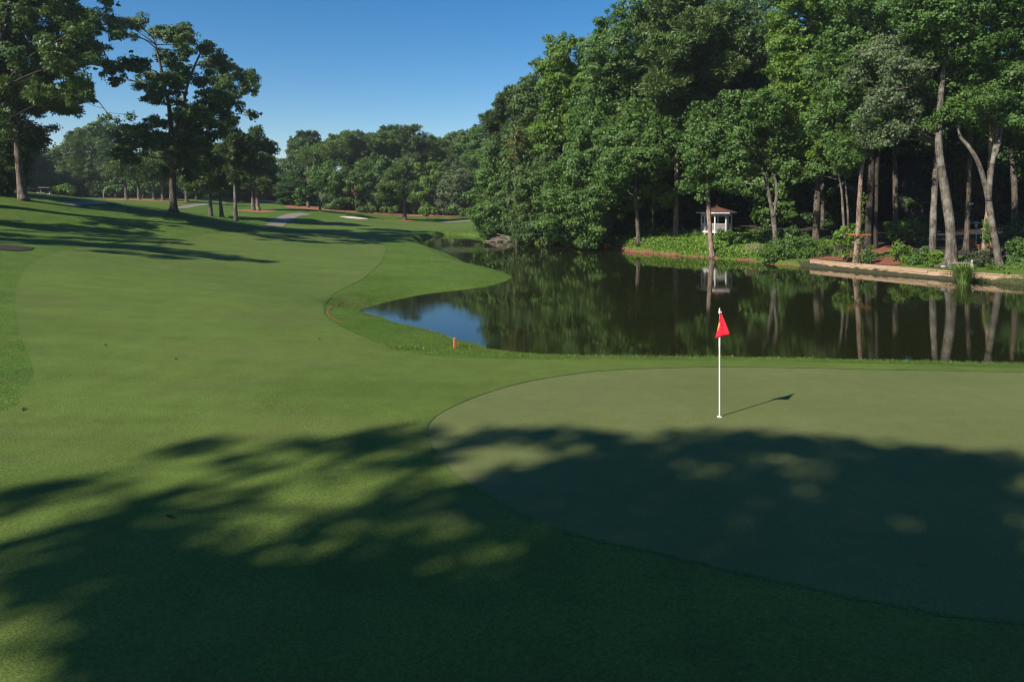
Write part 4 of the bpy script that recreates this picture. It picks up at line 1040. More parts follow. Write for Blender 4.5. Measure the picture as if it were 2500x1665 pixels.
def rank_rows(spots, fmt, group, protos, name):
    spots = sorted(spots, key=lambda s: s[0] / s[1])
    for i, (x, y, s, rz, k) in enumerate(spots):
        lab = fmt % ORD[i]
        z = ht(x, y)
        if k in protos:
            copy_tree(protos[k], (x, y, z), rz, (s, s, s), lab, group)
        else:
            pr = proto(name, lab, (x, y), 17.0, 4.6, ['leaf_dark', 'leaf', 'leaf_oak'][k], 'bark', 30 + k)
            pr.rotation_euler = (0, 0, rz); pr.scale = (s, s, s); pr['group'] = group
            protos[k] = pr
PR = {}
r2 = random.Random(5)
sp_ = [(x, y, r2.uniform(.9, 1.25), r2.uniform(0, 6.28), i % 3) for i, (x, y) in enumerate([(46, 72), (54, 62), (38, 79), (3, 92), (9, 88), (14, 80), (20, 82), (26, 80), (31, 77), (36, 82), (43, 88), (50, 92), (58, 88), (66, 84), (72, 74), (66, 66), (58, 56), (62, 48), (18, 95), (32, 95), (70, 98), (6, 82), (27, 72)])]
rank_rows(sp_, 'dim background tree inside the right wood, %s from the left', 'background trees inside the right wood', PR, 'woodland_tree')
sp_ = [(x, y, r2.uniform(.85, 1.1), r2.uniform(0, 6.28), i % 3) for i, (x, y) in enumerate([(-47, 158), (-41, 150), (-34, 156), (-27, 151), (-20, 158), (-13, 152), (-6, 157), (1, 148), (-52, 168)])]
rank_rows(sp_, 'back row tree behind the far tree line, %s from the left', 'back row of the far tree line', PR, 'woodland_tree')
sp_ = [(x, y, r2.uniform(.8, 1.0), r2.uniform(0, 6.28), i % 3) for i, (x, y) in enumerate([(-128, 150), (-119, 158), (-110, 152), (-101, 160), (-92, 154), (-83, 162), (-74, 156), (-95, 118), (-104, 128)])]
rank_rows(sp_, 'back row tree behind the far left lawn, %s from the left', 'back row of the far left tree line', PR, 'woodland_tree')
sp_ = [(x, y, r2.uniform(.55, .75), r2.uniform(0, 6.28), i % 3) for i, (x, y) in enumerate([(-112, 215), (-100, 220), (-90, 214), (-80, 222), (-70, 216)])]
rank_rows(sp_, 'low distant tree beyond the crest by the hedge, %s from the left', 'low distant trees beyond the crest', PR, 'woodland_tree')

def thickets(spots, fmt, group):
    spots = sorted(spots, key=lambda q: q[0] / q[1])
    for i, (x, y, sx, sz) in enumerate(spots):
        c_ = copy_tree(PR[i % 3], (x, y, ht(x, y) - .3), r2.uniform(0, 6.28), (sx, sx, sz), fmt % ORD[i], group)
        c_.name = 'thicket'; c_['category'] = 'thicket'
thickets([(-132 + 6.2 * i, 146 + 7 * (i % 2), .85, .34) for i in range(14)], 'dark thicket under the far left trees, %s from the left', 'thickets under the far left trees')
thickets([(-46 + 6.5 * i, 143 + 5 * (i % 2), .75, .30) for i in range(9)], 'dark thicket at the foot of the far tree line, %s from the left', 'thickets under the far tree line')
thickets([(6, 80, .7, .25), (12, 76, .7, .25), (22, 78, .7, .28), (28, 80, .7, .28), (33, 70, .6, .24), (38, 90, .8, .3), (50, 84, .8, .3), (54, 70, .8, .3), (60, 64, .8, .3), (50, 56, .7, .26), (48, 78, .8, .3), (64, 74, .8, .35), (44, 96, .8, .4)], 'dark thicket inside the right wood, %s from the left', 'thickets inside the right wood')
for x, y, s_, lab in [(-30, -24, 1.4, 'tall tree well behind the viewer, farthest left'), (-14, -27, 1.45, 'tall tree well behind the viewer, left of centre'), (-4, -20, 1.4, 'tall tree straight behind the viewer'), (6, -17, 1.35, 'tall tree behind the viewer, right of centre'), (16, -22, 1.4, 'tall tree well behind the viewer, farthest right'), (25, -14, 1.3, 'tall tree behind the viewer off the right of the green')]:
    copy_tree(PR[len(lab) % 3], (x, y, ht(x, y) - .1), r2.uniform(0, 6.28), (s_, s_, s_), lab, 'tall trees added behind the viewer to block skylight')  # unseen trees added to block skylight and deepen the foreground shade
# ---- trees behind the viewer whose crowns shade the foreground
def SH(lst): return [shade_at(px, py, h + 8, max(.25, r * .8 - .1)) for px, py, h, r in lst]
shadow_tree('shade_tree', 'tree behind the viewer shading the right half of the green', (-16, -17),
            SH([(2300, 1140, 16, 1.1), (2150, 1120, 17, 1.1), (2000, 1110, 18, 1.2), (1850, 1090, 18, 1.1), (1720, 1090, 17, 1.1), (2400, 1220, 15, 1.4), (2250, 1230, 17, 1.0), (2000, 1200, 16, .9), (2450, 1350, 14, 1.5), (2200, 1330, 15, 1.2), (2000, 1310, 16, 1.2), (1850, 1290, 14, 1.0), (2100, 1420, 15, 1.2), (1900, 1400, 16, 1.2), (2350, 1560, 13, 1.2), (2150, 1540, 14, 1.2), (1950, 1560, 14, 1.2), (2480, 1500, 13, .9), (1800, 1480, 15, 1.2), (2450, 1640, 13, 1.0), (2000, 1650, 14, 1.0), (2250, 1650, 13, 1.0), (1800, 1170, 17, .9), (1880, 1230, 16, .8), (1950, 1260, 16, .8), (1780, 1240, 15, .5), (2470, 1170, 16, 1.0), (2420, 1120, 17, .6), (2350, 1400, 15, 1.0), (2480, 1430, 14, 1.0), (2120, 1170, 17, .7)]), dia=.8)
shadow_tree('shade_tree', 'tree behind the viewer shading the middle of the foreground', (-22, -15),
            SH([(1600, 1095, 17, 1.0), (1450, 1080, 18, .9), (1300, 1060, 19, .8), (1180, 1070, 18, .7), (1560, 1170, 16, 1.2), (1430, 1180, 17, 1.2), (1280, 1170, 16, 1.0), (1650, 1260, 15, 1.0), (1500, 1290, 16, 1.2), (1350, 1250, 16, 1.0), (1200, 1220, 17, .8), (1640, 1380, 15, 1.3), (1480, 1410, 15, 1.2), (1320, 1430, 15, 1.1), (1650, 1520, 14, 1.3), (1480, 1540, 14, 1.2), (1320, 1530, 14, 1.1), (1180, 1480, 15, 1.1), (1450, 1235, 16, .8), (1550, 1240, 16, .7), (1230, 1290, 16, .6), (1600, 1640, 13, 1.2), (1400, 1650, 13, 1.2), (1200, 1620, 14, 1.2)]), dia=.8)
shadow_tree('shade_tree', 'tree behind the viewer dappling the left of the foreground', (-27, -10),
            SH([(1000, 1060, 18, .8), (900, 1075, 19, .7), (800, 1090, 18, .6), (700, 1085, 18, .5), (520, 1085, 19, .45), (440, 1105, 18, .55), (600, 1115, 17, .45), (1050, 1130, 17, .8), (900, 1140, 17, .5), (480, 1200, 16, .4), (620, 1210, 16, .35), (1060, 1210, 16, .8), (960, 1270, 16, .6), (830, 1280, 16, .5), (130, 1190, 17, .5), (40, 1215, 17, .6), (200, 1180, 18, .35)]), dia=.7)
shadow_tree('shade_tree', 'tree behind the viewer shading the lower left corner', (-24, -21),
            SH([(260, 1290, 16, .7), (130, 1330, 16, .8), (330, 1340, 15, .9), (450, 1330, 15, .8), (560, 1370, 15, .8), (220, 1400, 15, .9), (400, 1430, 14, 1.0), (80, 1420, 15, .7), (600, 1460, 14, 1.0), (750, 1440, 14, 1.0), (900, 1400, 15, .9), (1030, 1370, 15, .9), (850, 1520, 14, 1.1), (700, 1560, 13, 1.0), (500, 1540, 13, 1.1), (300, 1540, 13, .9), (1000, 1520, 14, 1.1), (400, 1640, 12, 1.1), (620, 1650, 12, 1.1), (850, 1650, 13, 1.1), (1050, 1630, 13, 1.1), (700, 1340, 15, .5)]), dia=.7)
r3 = random.Random(11)
def grid_blobs(x0, x1, y0, y1, step, r):
    out = []
    y = y0
    while y <= y1:
        x = x0 + r3.uniform(0, step)
        while x <= x1:
            out.append((x + r3.uniform(-.3, .3) * step, y + r3.uniform(-.3, .3) * step, r * r3.uniform(.8, 1.15)))
            x += step
        y += step * .85
    return out
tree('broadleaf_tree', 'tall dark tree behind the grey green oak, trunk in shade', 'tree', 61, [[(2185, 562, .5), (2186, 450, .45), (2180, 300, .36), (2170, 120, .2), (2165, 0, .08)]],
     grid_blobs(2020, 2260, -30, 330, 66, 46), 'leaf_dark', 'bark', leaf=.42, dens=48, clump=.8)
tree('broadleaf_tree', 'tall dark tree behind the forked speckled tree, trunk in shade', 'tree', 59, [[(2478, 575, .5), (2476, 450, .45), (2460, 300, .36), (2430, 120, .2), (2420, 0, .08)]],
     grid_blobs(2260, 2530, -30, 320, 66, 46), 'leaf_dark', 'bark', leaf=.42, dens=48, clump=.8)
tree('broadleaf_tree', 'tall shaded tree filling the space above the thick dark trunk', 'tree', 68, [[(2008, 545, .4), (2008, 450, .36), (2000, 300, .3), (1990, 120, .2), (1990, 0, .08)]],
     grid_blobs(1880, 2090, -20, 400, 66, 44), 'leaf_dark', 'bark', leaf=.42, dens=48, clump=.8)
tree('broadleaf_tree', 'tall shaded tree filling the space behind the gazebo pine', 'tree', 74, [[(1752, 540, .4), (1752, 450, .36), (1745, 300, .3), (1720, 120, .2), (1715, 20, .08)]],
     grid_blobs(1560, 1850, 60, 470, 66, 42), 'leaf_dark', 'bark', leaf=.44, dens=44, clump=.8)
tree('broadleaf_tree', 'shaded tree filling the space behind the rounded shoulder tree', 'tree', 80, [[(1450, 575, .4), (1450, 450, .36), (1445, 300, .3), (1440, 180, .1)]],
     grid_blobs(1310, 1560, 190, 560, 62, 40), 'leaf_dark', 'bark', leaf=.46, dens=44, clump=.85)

# ------------------------------------------------------------------ shrubs
def shrub(name, label, d, base, blobs, leafm='leaf', leaf=.14, dens=260, clump=.3, cat='shrub', group=None, top=None):
    k = d / FPX
    b0 = P(base[0], base[1], d); gz = ht(b0[0], b0[1])
    root = empty(name, (b0[0], b0[1], gz))
    B = []
    for q in blobs:
        p = P(q[0], q[1], d); r = q[2] * k
        B.append((p[0] - b0[0], p[1] - b0[1] + rng.uniform(-.3, .3) * r, max(p[2] - gz, r * .35), r))
    B = np.array(B)
    mb = MB()
    for b_ in B:
        lp = limb_pts((rng.normal() * .05, rng.normal() * .05, -.08), b_[:3], .02)
        mb.tube(lp, [.03 - .0022 * i for i in range(len(lp))], 5, cap=False)
    mb.build('stem', M['bark'], root, smooth=True)
    link('foliage', leaf_mesh('foliage', B, 'leaf', leaf * 1.35, dens, clump, .85, .45, 0, .45), root, M[leafm])
    if top:
        T = [(x, y, z + r * .55, r * .55) for x, y, z, r in B]
        link('young_shoots', leaf_mesh('young_shoots', np.array(T), 'leaf', leaf * .8, dens * .14, clump * .8, .6, .6), root, M[top])
    return tag(root, label, cat, group)
shrub('laurel_shrub', 'wide dark green spreading shrub right of the lattice panel', 52.5, (1940, 640), [(1868, 612, 15), (1895, 598, 17), (1930, 590, 19), (1968, 592, 18), (2005, 602, 16), (2030, 616, 12), (1880, 628, 12), (1915, 618, 17), (1960, 618, 18), (1855, 622, 9), (1995, 624, 13), (1885, 640, 9)], 'leaf', .15, 230, .38)
shrub('ivy_shrub', 'bright green vine mound left of the plank shelf', 49, (2060, 632), [(2048, 572, 11), (2062, 560, 9), (2052, 592, 12), (2066, 606, 9), (2058, 620, 8), (2076, 572, 10), (2040, 586, 8), (2092, 560, 8), (2104, 572, 6), (2070, 588, 10), (2085, 552, 6)], 'ivy', .15, 240, .3)
shrub('garden_shrub', 'small loose shrub right of the plank shelf trunk', 47.6, (2120, 642), [(2118, 612, 9), (2108, 624, 8), (2132, 624, 8), (2124, 634, 9), (2126, 602, 6), (2112, 636, 7)], 'leaf', .12, 260, .24)
shrub('garden_shrub', 'rounded bright shrub beside the red mulch slope', 47.4, (2200, 645), [(2192, 602, 14), (2212, 612, 14), (2184, 616, 10), (2205, 628, 14), (2222, 625, 10)], 'leaf_bright', .12, 320, .26)
shrub('garden_shrub', 'darker shrub between the two bright rounded shrubs', 46.4, (2240, 650), [(2232, 632, 13), (2250, 622, 13), (2222, 644, 10), (2246, 640, 11), (2260, 608, 9)], 'leaf', .12, 300, .26)
shrub('garden_shrub', 'bright rounded shrub just left of the massive oak', 45.4, (2285, 655), [(2285, 632, 15), (2272, 644, 10), (2298, 640, 10), (2290, 618, 9), (2280, 650, 8)], 'leaf_bright', .12, 320, .26)
shrub('loropetalum_shrub', 'dusky grey green mound with purplish tips right of the bench', 44.2, (2386, 655), [(2385, 630, 17), (2368, 638, 11), (2404, 636, 12), (2375, 622, 10), (2396, 620, 10)], 'leaf_purple', .11, 360, .24, top='leaf_red')
shrub('garden_hedge', 'leafy hedge mass at the far right edge behind the forked tree', 45.5, (2480, 655), [(2462, 602, 13), (2486, 592, 15), (2478, 618, 15), (2500, 608, 15), (2468, 632, 12), (2495, 636, 14), (2520, 620, 20)], 'leaf', .13, 280, .28)
shrub('low_shrub', 'low leafy ground plants below the forked tree', 43.2, (2470, 672), [(2440, 656, 7), (2458, 658, 7), (2478, 656, 8), (2496, 658, 8), (2425, 652, 6), (2412, 648, 5)], 'leaf_bright', .11, 260, .22)
shrub('garden_shrub', 'rounded shrub at the left foot of the gazebo', 65.5, (1702, 588), [(1700, 572, 9), (1712, 577, 9), (1690, 580, 7), (1706, 584, 8)], 'leaf', .15, 240, .32)
shrub('garden_shrub', 'leafy shrub in front of the gazebo steps', 64.5, (1765, 590), [(1760, 566, 9), (1775, 572, 11), (1752, 580, 9), (1770, 584, 10), (1790, 575, 10)], 'leaf', .15, 240, .32)
shrub('garden_shrub', 'drooping shrub right of the gazebo above the lattice', 60, (1805, 606), [(1800, 582, 11), (1788, 592, 10), (1815, 592, 10), (1805, 600, 10), (1780, 600, 7), (1825, 600, 8)], 'leaf', .15, 240, .32)
shrub('understorey_shrub', 'sunlit sapling clump inside the wood left of the reddish trunk', 68, (1575, 580), [(1560, 555, 14), (1590, 548, 14), (1615, 556, 10), (1545, 568, 10), (1575, 568, 12)], 'leaf', .17, 200, .36)
shrub('understorey_shrub', 'shaded leafy thicket between the shade darkened twin trunks and the house', 54, (2215, 600), [(2195, 555, 16), (2225, 545, 18), (2250, 560, 16), (2180, 575, 14), (2215, 578, 16), (2245, 588, 14), (2170, 550, 10)], 'leaf', .18, 170, .4)
shrub('understorey_shrub', 'shaded shrubs below the forked grey tree', 58, (1900, 590), [(1850, 570, 12), (1915, 572, 14), (1935, 560, 10), (1870, 555, 10), (1960, 575, 12)], 'leaf_dark', .17, 180, .36)
shrub('understorey_shrub', 'dark thicket in the shade at the far right', 53, (2490, 590), [(2470, 560, 20), (2500, 545, 22), (2440, 572, 14), (2520, 580, 20)], 'leaf_dark', .18, 160, .4)
shrub('understorey_shrub', 'dark thicket behind the gazebo', 76, (1760, 560), [(1700, 545, 18), (1740, 535, 20), (1790, 540, 22), (1830, 552, 18), (1670, 555, 14)], 'leaf_dark', .22, 140, .45)
shrub('understorey_shrub', 'dark thicket behind the thick dark trunk', 70, (1985, 560), [(1930, 545, 16), (1960, 535, 18), (2020, 540, 18), (2060, 545, 16), (1900, 540, 14)], 'leaf_dark', .22, 140, .45)
shrub('understorey_shrub', 'dark thicket at the foot of the bushy boughs by the pond', 70, (1500, 590), [(1490, 560, 20), (1530, 548, 20), (1465, 580, 14), (1510, 585, 12), (1550, 575, 14)], 'leaf_dark', .2, 150, .42)
for lab, d, base, blobs, lm in [
    ('low dark shrub under the left part of the far tree line', 131, (890, 522), [(880, 512, 8), (895, 514, 7), (908, 514, 7)], 'leaf_dark'),
    ('low shrub left of the lone pine under the far tree line', 131, (950, 524), [(940, 512, 8), (955, 513, 8), (965, 508, 8)], 'leaf'),
    ('light green shrub right of the lone pine under the far tree line', 131, (1045, 528), [(1030, 515, 8), (1045, 508, 10), (1058, 514, 9), (1040, 520, 7)], 'leaf_bright'),
    ('dark shrub at the right end of the far tree line', 131, (1110, 530), [(1095, 516, 8), (1110, 512, 10), (1128, 516, 9), (1145, 518, 9)], 'leaf'),
    ('pale green shrub behind the parked golf cart', 134, (150, 480), [(138, 462, 8), (150, 458, 8), (165, 460, 8), (175, 466, 6)], 'leaf_bright'),
    ('dim shrub right of the thin far post', 136, (275, 482), [(262, 466, 8), (275, 460, 9), (290, 466, 8)], 'leaf')]:
    shrub('border_shrub', lab, d, base, blobs, lm, .35, 110, .7)
hb = [(590 + 9 * i, 474 + (1.2 if i % 2 else -1), 7.5) for i in range(16)]
shrub('clipped_hedge', 'long low hedge along the crest behind the double pine', 152, (655, 486), hb, 'leaf_bright', .38, 110, .7, 'hedge')

# ------------------------------------------------------------------ ground cover, blades
def poly_pts(poly, n):
    poly = np.array(poly); lo, hi = poly.min(0), poly.max(0)
    out = np.zeros((0, 2))
    while len(out) < n:
        q = rng.uniform(lo, hi, (n * 2, 2))
        out = np.concatenate([out, q[sdf_poly(q[:, 0], q[:, 1], poly) < 0]])
    return out[:n]
def ground_leaves(name, label, poly, n, leaf, hmax, mat, smin=.3, smax=99):
    q = poly_pts(poly, n)
    sd = sdf_poly(q[:, 0], q[:, 1], pond); q = q[(sd > smin) & (sd < smax)]; n = len(q)
    hum = 0.5 + 0.5 * hash_noise(q[:, 0], q[:, 1], 1.3, 5)
    z = HT(q[:, 0], q[:, 1]) + hmax * rng.random(n) * (0.35 + 0.65 * hum)
    C = np.stack([q[:, 0], q[:, 1], z], -1)
    N = 0.7 * rng.normal(size=(n, 3)) + np.array([-.2, -.35, .7]); N /= np.linalg.norm(N, axis=1, keepdims=True)
    T = np.cross(N, unit(n)); T /= np.linalg.norm(T, axis=1, keepdims=True) + 1e-9
    B = np.cross(N, T); L = leaf * rng.uniform(.6, 1.4, n)[:, None]; W = L * .85
    v = np.stack([C - T * L / 2, C + B * W / 2, C + T * L / 2, C - B * W / 2], 1)
    o = link(name, mesh_np(name, v.reshape(-1, 3), np.arange(4 * n).reshape(n, 4)), None, mat)
    return tag(o, label, None, None, 'stuff')
ground_leaves('ivy_ground_cover', 'bright ivy carpeting the bank below the gazebo', [(7.5, 67), (12.5, 70), (17, 72), (22, 70), (26, 66), (28, 60), (26, 55), (21, 54), (16, 57), (12, 60), (8, 64)], 46000, .16, .42, M['ivy'])
ground_leaves('trailing_ivy', 'ivy trailing down the cut bank to the water below the gazebo', [(6, 66), (9, 72), (14, 66), (20, 62), (24, 58), (22, 53), (12, 58)], 60000, .15, .12, M['ivy'], .12, 1.1)
ground_leaves('low_ground_cover', 'low leafy plants between the shrubs and the timber edging', [(22.5, 54), (25, 51.5), (27.5, 48), (30, 44.6), (34, 41), (36, 42.5), (31, 47), (28.5, 51), (26, 55)], 7000, .1, .14, M['leaf'])

def blades(name, label, q, hgt, wid, mat, lean=.35, base_off=-.01, parent=None, kind='stuff'):
    n = len(q)
    z = HT(q[:, 0], q[:, 1]) + base_off
    C = np.stack([q[:, 0], q[:, 1], z], -1)
    h = hgt * rng.uniform(.45, 1.25, n)[:, None]
    a = rng.uniform(0, 6.283, n); S = np.stack([np.cos(a), np.sin(a), np.zeros(n)], -1)
    D = np.stack([rng.normal(size=n) * lean, rng.normal(size=n) * lean, np.ones(n)], -1)
    v = np.stack([C - S * wid / 2, C + S * wid / 2, C + D * h], 1)
    o = link(name, mesh_np(name, v.reshape(-1, 3), np.arange(3 * n).reshape(n, 3)), parent, mat)
    return tag(o, label, None, None, kind) if parent is None else o
def shore_pts(poly, n, s0, s1):
    q = poly_pts(poly, n * 3)
    sd = sdf_poly(q[:, 0], q[:, 1], pond)
    return q[(sd > s0) & (sd < s1)][:n]
q = shore_pts([(-12, 14), (30, 14), (36, 26), (20, 26), (2, 28), (-6, 36), (-12, 36)], 90000, .12, 1.15)
fa = sdf_poly(q[:, 0], q[:, 1], np.array(smooth_poly(fair, 3)))
q = q[fa > .02]
blades('bank_grass', 'longer grass blades fringing the near bank of the pond', q, .062, .015, M['blade'])
yy = 18.0 / (1 - rng.random(420000) * (1 - 18.0 / 84.0))
q = np.stack([rng.uniform(-.42, .10, len(yy)) * yy, yy], -1)
sd = sdf_poly(q[:, 0], q[:, 1], pond); q = q[(sd > .1) & (sd < 9)]
fa = sdf_poly(q[:, 0], q[:, 1], np.array(smooth_poly(fair, 3)))
q = q[(fa > .06) & (rng.random(len(q)) < np.clip(.25 + .9 * hash_noise(q[:, 0], q[:, 1], 1.6, 8) ** 2 + .5 * hash_noise(q[:, 0], q[:, 1], .5, 4), .05, 1))][:120000]
blades('peninsula_grass', 'uneven grass blades on the rough and the point by the pond', q, .036, .02, M['blade'])
q = shore_pts([(20, 56), (23, 50), (29, 40), (36, 34), (38, 38), (30, 47), (25, 54)], 44000, .0, .62)
blades('marsh_grass', 'muddy marsh grass between the timber edging and the water', q, .17, .035, M['marsh'])
q = shore_pts([(-14, 78), (-2, 78), (2, 100), (-14, 100)], 9000, .1, 1.0)
blades('far_bank_grass', 'grass lip on the far bank of the pond', q, .12, .05, M['blade'])
# scattered tufts of taller grass in the rough by the water
for lab, px, py, n, sp in [('tuft of taller grass right of the orange stake', 1135, 845, 260, .35), ('dark tuft of grass on the rough below the painted line', 1000, 852, 200, .35), ('grass tuft on the middle of the point', 1075, 640, 220, .6), ('grass tuft near the tip of the point', 1180, 690, 160, .45), ('grass tuft on the upper point by the pond arm', 1035, 598, 200, .8)]:
    c = pix2ground(px, py)
    q = np.stack([c[0] + rng.normal(size=n) * sp, c[1] + rng.normal(size=n) * sp * .5], -1)
    rt_ = empty('grass_tuft', (c[0], c[1], ht(*c)))
    me_o = blades('blades', None, q, .14, .022, M['blade'], parent=rt_)
    me_o.data.transform(mathutils.Matrix.Translation((-c[0], -c[1], -ht(*c))))
    me_o['kind'] = 'stuff'
    tag(rt_, lab, 'grass tuft', 'taller tufts in the rough')

# ------------------------------------------------------------------ flagstick
fx, fy = 4.165, 13.70
fz = ht(fx, fy) + .006
def FP(px, py): p = P(px, py, fy); return (p[0] - fx, 0.0, p[2] - fz)
fl = empty('golf_flagstick', (fx, fy, fz))
m = MB(); m.tube([(0, 0, -.02), (0, 0, .5), (0, 0, 1.0), (0, 0, 1.42)], .0145, 14, cap=False); m.build('pole', M['pole'], fl, True)
m = MB(); m.tube([(0, 0, 1.41), (0, 0, 1.5), (0, 0, 1.60)], .0175, 14); m.build('upper_sleeve', M['pole'], fl)
m = MB(); m.tube([(0, 0, 1.60), (0, 0, 2.08)], [.007, .007], 8); m.build('flag_rod', M['orangewood'], fl, True)
m = MB(); m.tube([(0, 0, 1.485), (0, 0, 1.497)], [.0165, .0165], 12); m.build('ferrule_ring', M['metal'], fl, True)
m = MB(); m.lathe((0, 0, 2.06), [(.012, 0), (.02, .01), (.02, .055), (.01, .07), (.006, .075), (.016, .088), (.014, .105), (.004, .12)], 12)
m.box((.03, 0, 2.095), (.03, .018, .03)); m.build('finial', M['pole'], fl, True)
m = MB(); m.lathe((0, 0, -.012), [(.03, 0), (.054, .008), (.054, .016), (.045, .022), (.02, .026)], 20); m.build('hole_cup', M['white'], fl, True)
apex = np.array(FP(1760, 762)); bl = np.array(FP(1747, 827)); br = np.array(FP(1778, 814))
NU, NV = 11, 15
V = []
for j in range(NV):
    v = j / (NV - 1)
    Lp = apex + (bl - apex) * v; Rp = apex + (br - apex) * v
    Lp[0] -= .004 * math.sin(math.pi * v); Rp[0] += .004 * math.sin(math.pi * v)
    if v == 0: Lp[0] -= .012; Rp[0] += .008
    for i in range(NU):
        u = i / (NU - 1)
        p = Lp * (1 - u) + Rp * u
        dep = -.016 + v * (.042 - .125 * u) - .008 * v * math.sin(u * 7 + .6) - .003 * math.sin(u * 11 + v * 4)
        V.append((p[0], dep, p[2]))
F = [(j * NU + i, j * NU + i + 1, (j + 1) * NU + i + 1, (j + 1) * NU + i) for j in range(NV - 1) for i in range(NU - 1)]
me = bpy.data.meshes.new('flag'); me.from_pydata([tuple(map(float, v)) for v in V], [], F)
me.polygons.foreach_set('use_smooth', np.ones(len(me.polygons), dtype=bool))
flo = link('flag', me, fl, M['flag'])
md = flo.modifiers.new('thick', 'SOLIDIFY'); md.thickness = .0025
def crest(cells, name, mat):
    mb = MB()
    for (i, j, w, h) in cells:
        def at(u, v):
            ii = min(NU - 2, int(u)); jj = min(NV - 2, int(v)); a, b_ = u - ii, v - jj
            A = [np.array(V[(jj + y) * NU + ii + x]) for y in (0, 1) for x in (0, 1)]
            p = (A[0] * (1 - a) + A[1] * a) * (1 - b_) + (A[2] * (1 - a) + A[3] * a) * b_
            return p + np.array([0, -.006, 0])
        qv = [at(i, j), at(i + w, j + .15), at(i + w * .85, j + h), at(i + .1, j + h * .9)]
        mb.add(qv, [(0, 1, 2, 3)])
    mb.build(name, mat, flo)
crest([(0.3, 5.6, 1.9, 1.0), (0.25, 6.7, 2.2, 1.1), (0.3, 7.9, 1.5, .9), (0.25, 9.2, 1.1, .7)], 'gold_crest', M['crest'])
crest([(4.6, 5.0, 2.2, .9), (4.0, 6.1, 1.8, .7), (7.2, 6.0, 1.4, .7), (3.6, 7.2, 3.4, 1.0), (4.2, 9.3, 1.6, .5)], 'dark_red_crest', M['crest_red'])
tag(fl, 'white golf flagstick with a limp red flag standing in the green', 'flagstick')

# orange hazard stake
c = pix2ground(1110, 851)
st = empty('hazard_stake', (c[0], c[1], ht(*c)))
m = MB(); m.box((0, 0, .12), (.07, .045, .42), rz=.5); o = m.build('post', M['stake'], st)
bv = o.modifiers.new('b', 'BEVEL'); bv.width = .006
m = MB(); m.box((0, 0, .336), (.05, .03, .014), rz=.5); m.build('cap', M['stake'], st)
tag(st, 'short orange hazard stake in the grass by the pond', 'stake')

# ------------------------------------------------------------------ gazebo
gd = 66.0
gp = P(1749, 564, gd); gzz = ht(gp[0], gp[1])
gz_ = empty('gazebo', (gp[0], gp[1], gzz))
SC = gd / FPX
deck = gp[2] + .0 - gzz; eave = P(1749, 519, gd)[2] - gzz; apexz = P(1749, 504, gd)[2] - gzz
Rw = 36 * SC * 1.02; Re = 48 * SC
ang = [math.radians(22.5 + 45 * i) for i in range(8)]
def ring(R, z): return [(R * math.cos(a), R * math.sin(a), z) for a in ang]
m = MB(); v0 = ring(Rw * 1.06, deck - .14); v1 = ring(Rw * 1.06, deck); m.add(v0 + v1, [tuple(range(8))[::-1], tuple(range(8, 16))] + [(i, (i + 1) % 8, 8 + (i + 1) % 8, 8 + i) for i in range(8)]); m.build('deck', M['white'], gz_)
for i in range(8):
    x, y = Rw * .96 * math.cos(ang[i]), Rw * .96 * math.sin(ang[i])
    m = MB(); m.box((x, y, (deck - .2) / 2 - .05), (.12, .12, max(.2, deck + .02))); m.build('footing', M['white'], gz_)
    m = MB(); m.box((x, y, (deck + eave) / 2), (.11, .11, eave - deck), rz=ang[i]); m.build('post', M['white'], gz_)
hh = eave - deck
rb = ring(Rw * .96, 0)
for i in range(8):
    a, b_ = np.array(rb[i]), np.array(rb[(i + 1) % 8])
    mid_a = math.atan2(a[1] + b_[1], a[0] + b_[0])
    if 0.6 < mid_a < 1.2: continue                     # doorway at the back
    t = (b_ - a) / np.linalg.norm(b_ - a); a2, b2 = a + t * .06, b_ - t * .06
    for z, nm in ((deck + hh * .40, 'rail'), (deck + .07, 'rail'), (deck + hh * .82, 'frieze_rail'), (deck + hh * .985, 'frieze_rail')):
        m = MB(); m.bar(a2 + [0, 0, z], b2 + [0, 0, z], .06, .06); m.build(nm, M['white'], gz_)
    for z0, z1, nm in ((deck + .1, deck + hh * .385, 'lattice_panel'), (deck + hh * .835, deck + hh * .97, 'lattice_frieze')):
        m = MB(); L = np.linalg.norm(b2 - a2); H_ = z1 - z0; stp = .11
        for sgn in (1, -1):
            s0 = -H_
            while s0 < L:
                u0, u1 = s0, s0 + H_
                lo_, hi_ = max(0, u0), min(L, u1)
                if hi_ - lo_ > .02:
                    za, zb = z0 + (lo_ - u0), z0 + (hi_ - u0)
                    if sgn < 0: za, zb = z0 + z1 - za, z0 + z1 - zb
                    off_ = np.array([math.cos(mid_a), math.sin(mid_a), 0]) * (.008 * sgn)
                    m.bar(a2 + t * lo_ + [0, 0, za] + off_, a2 + t * hi_ + [0, 0, zb] + off_, .038, .012)
                s0 += stp
        o = m.build(nm, M['white'], gz_); o['kind'] = 'stuff'
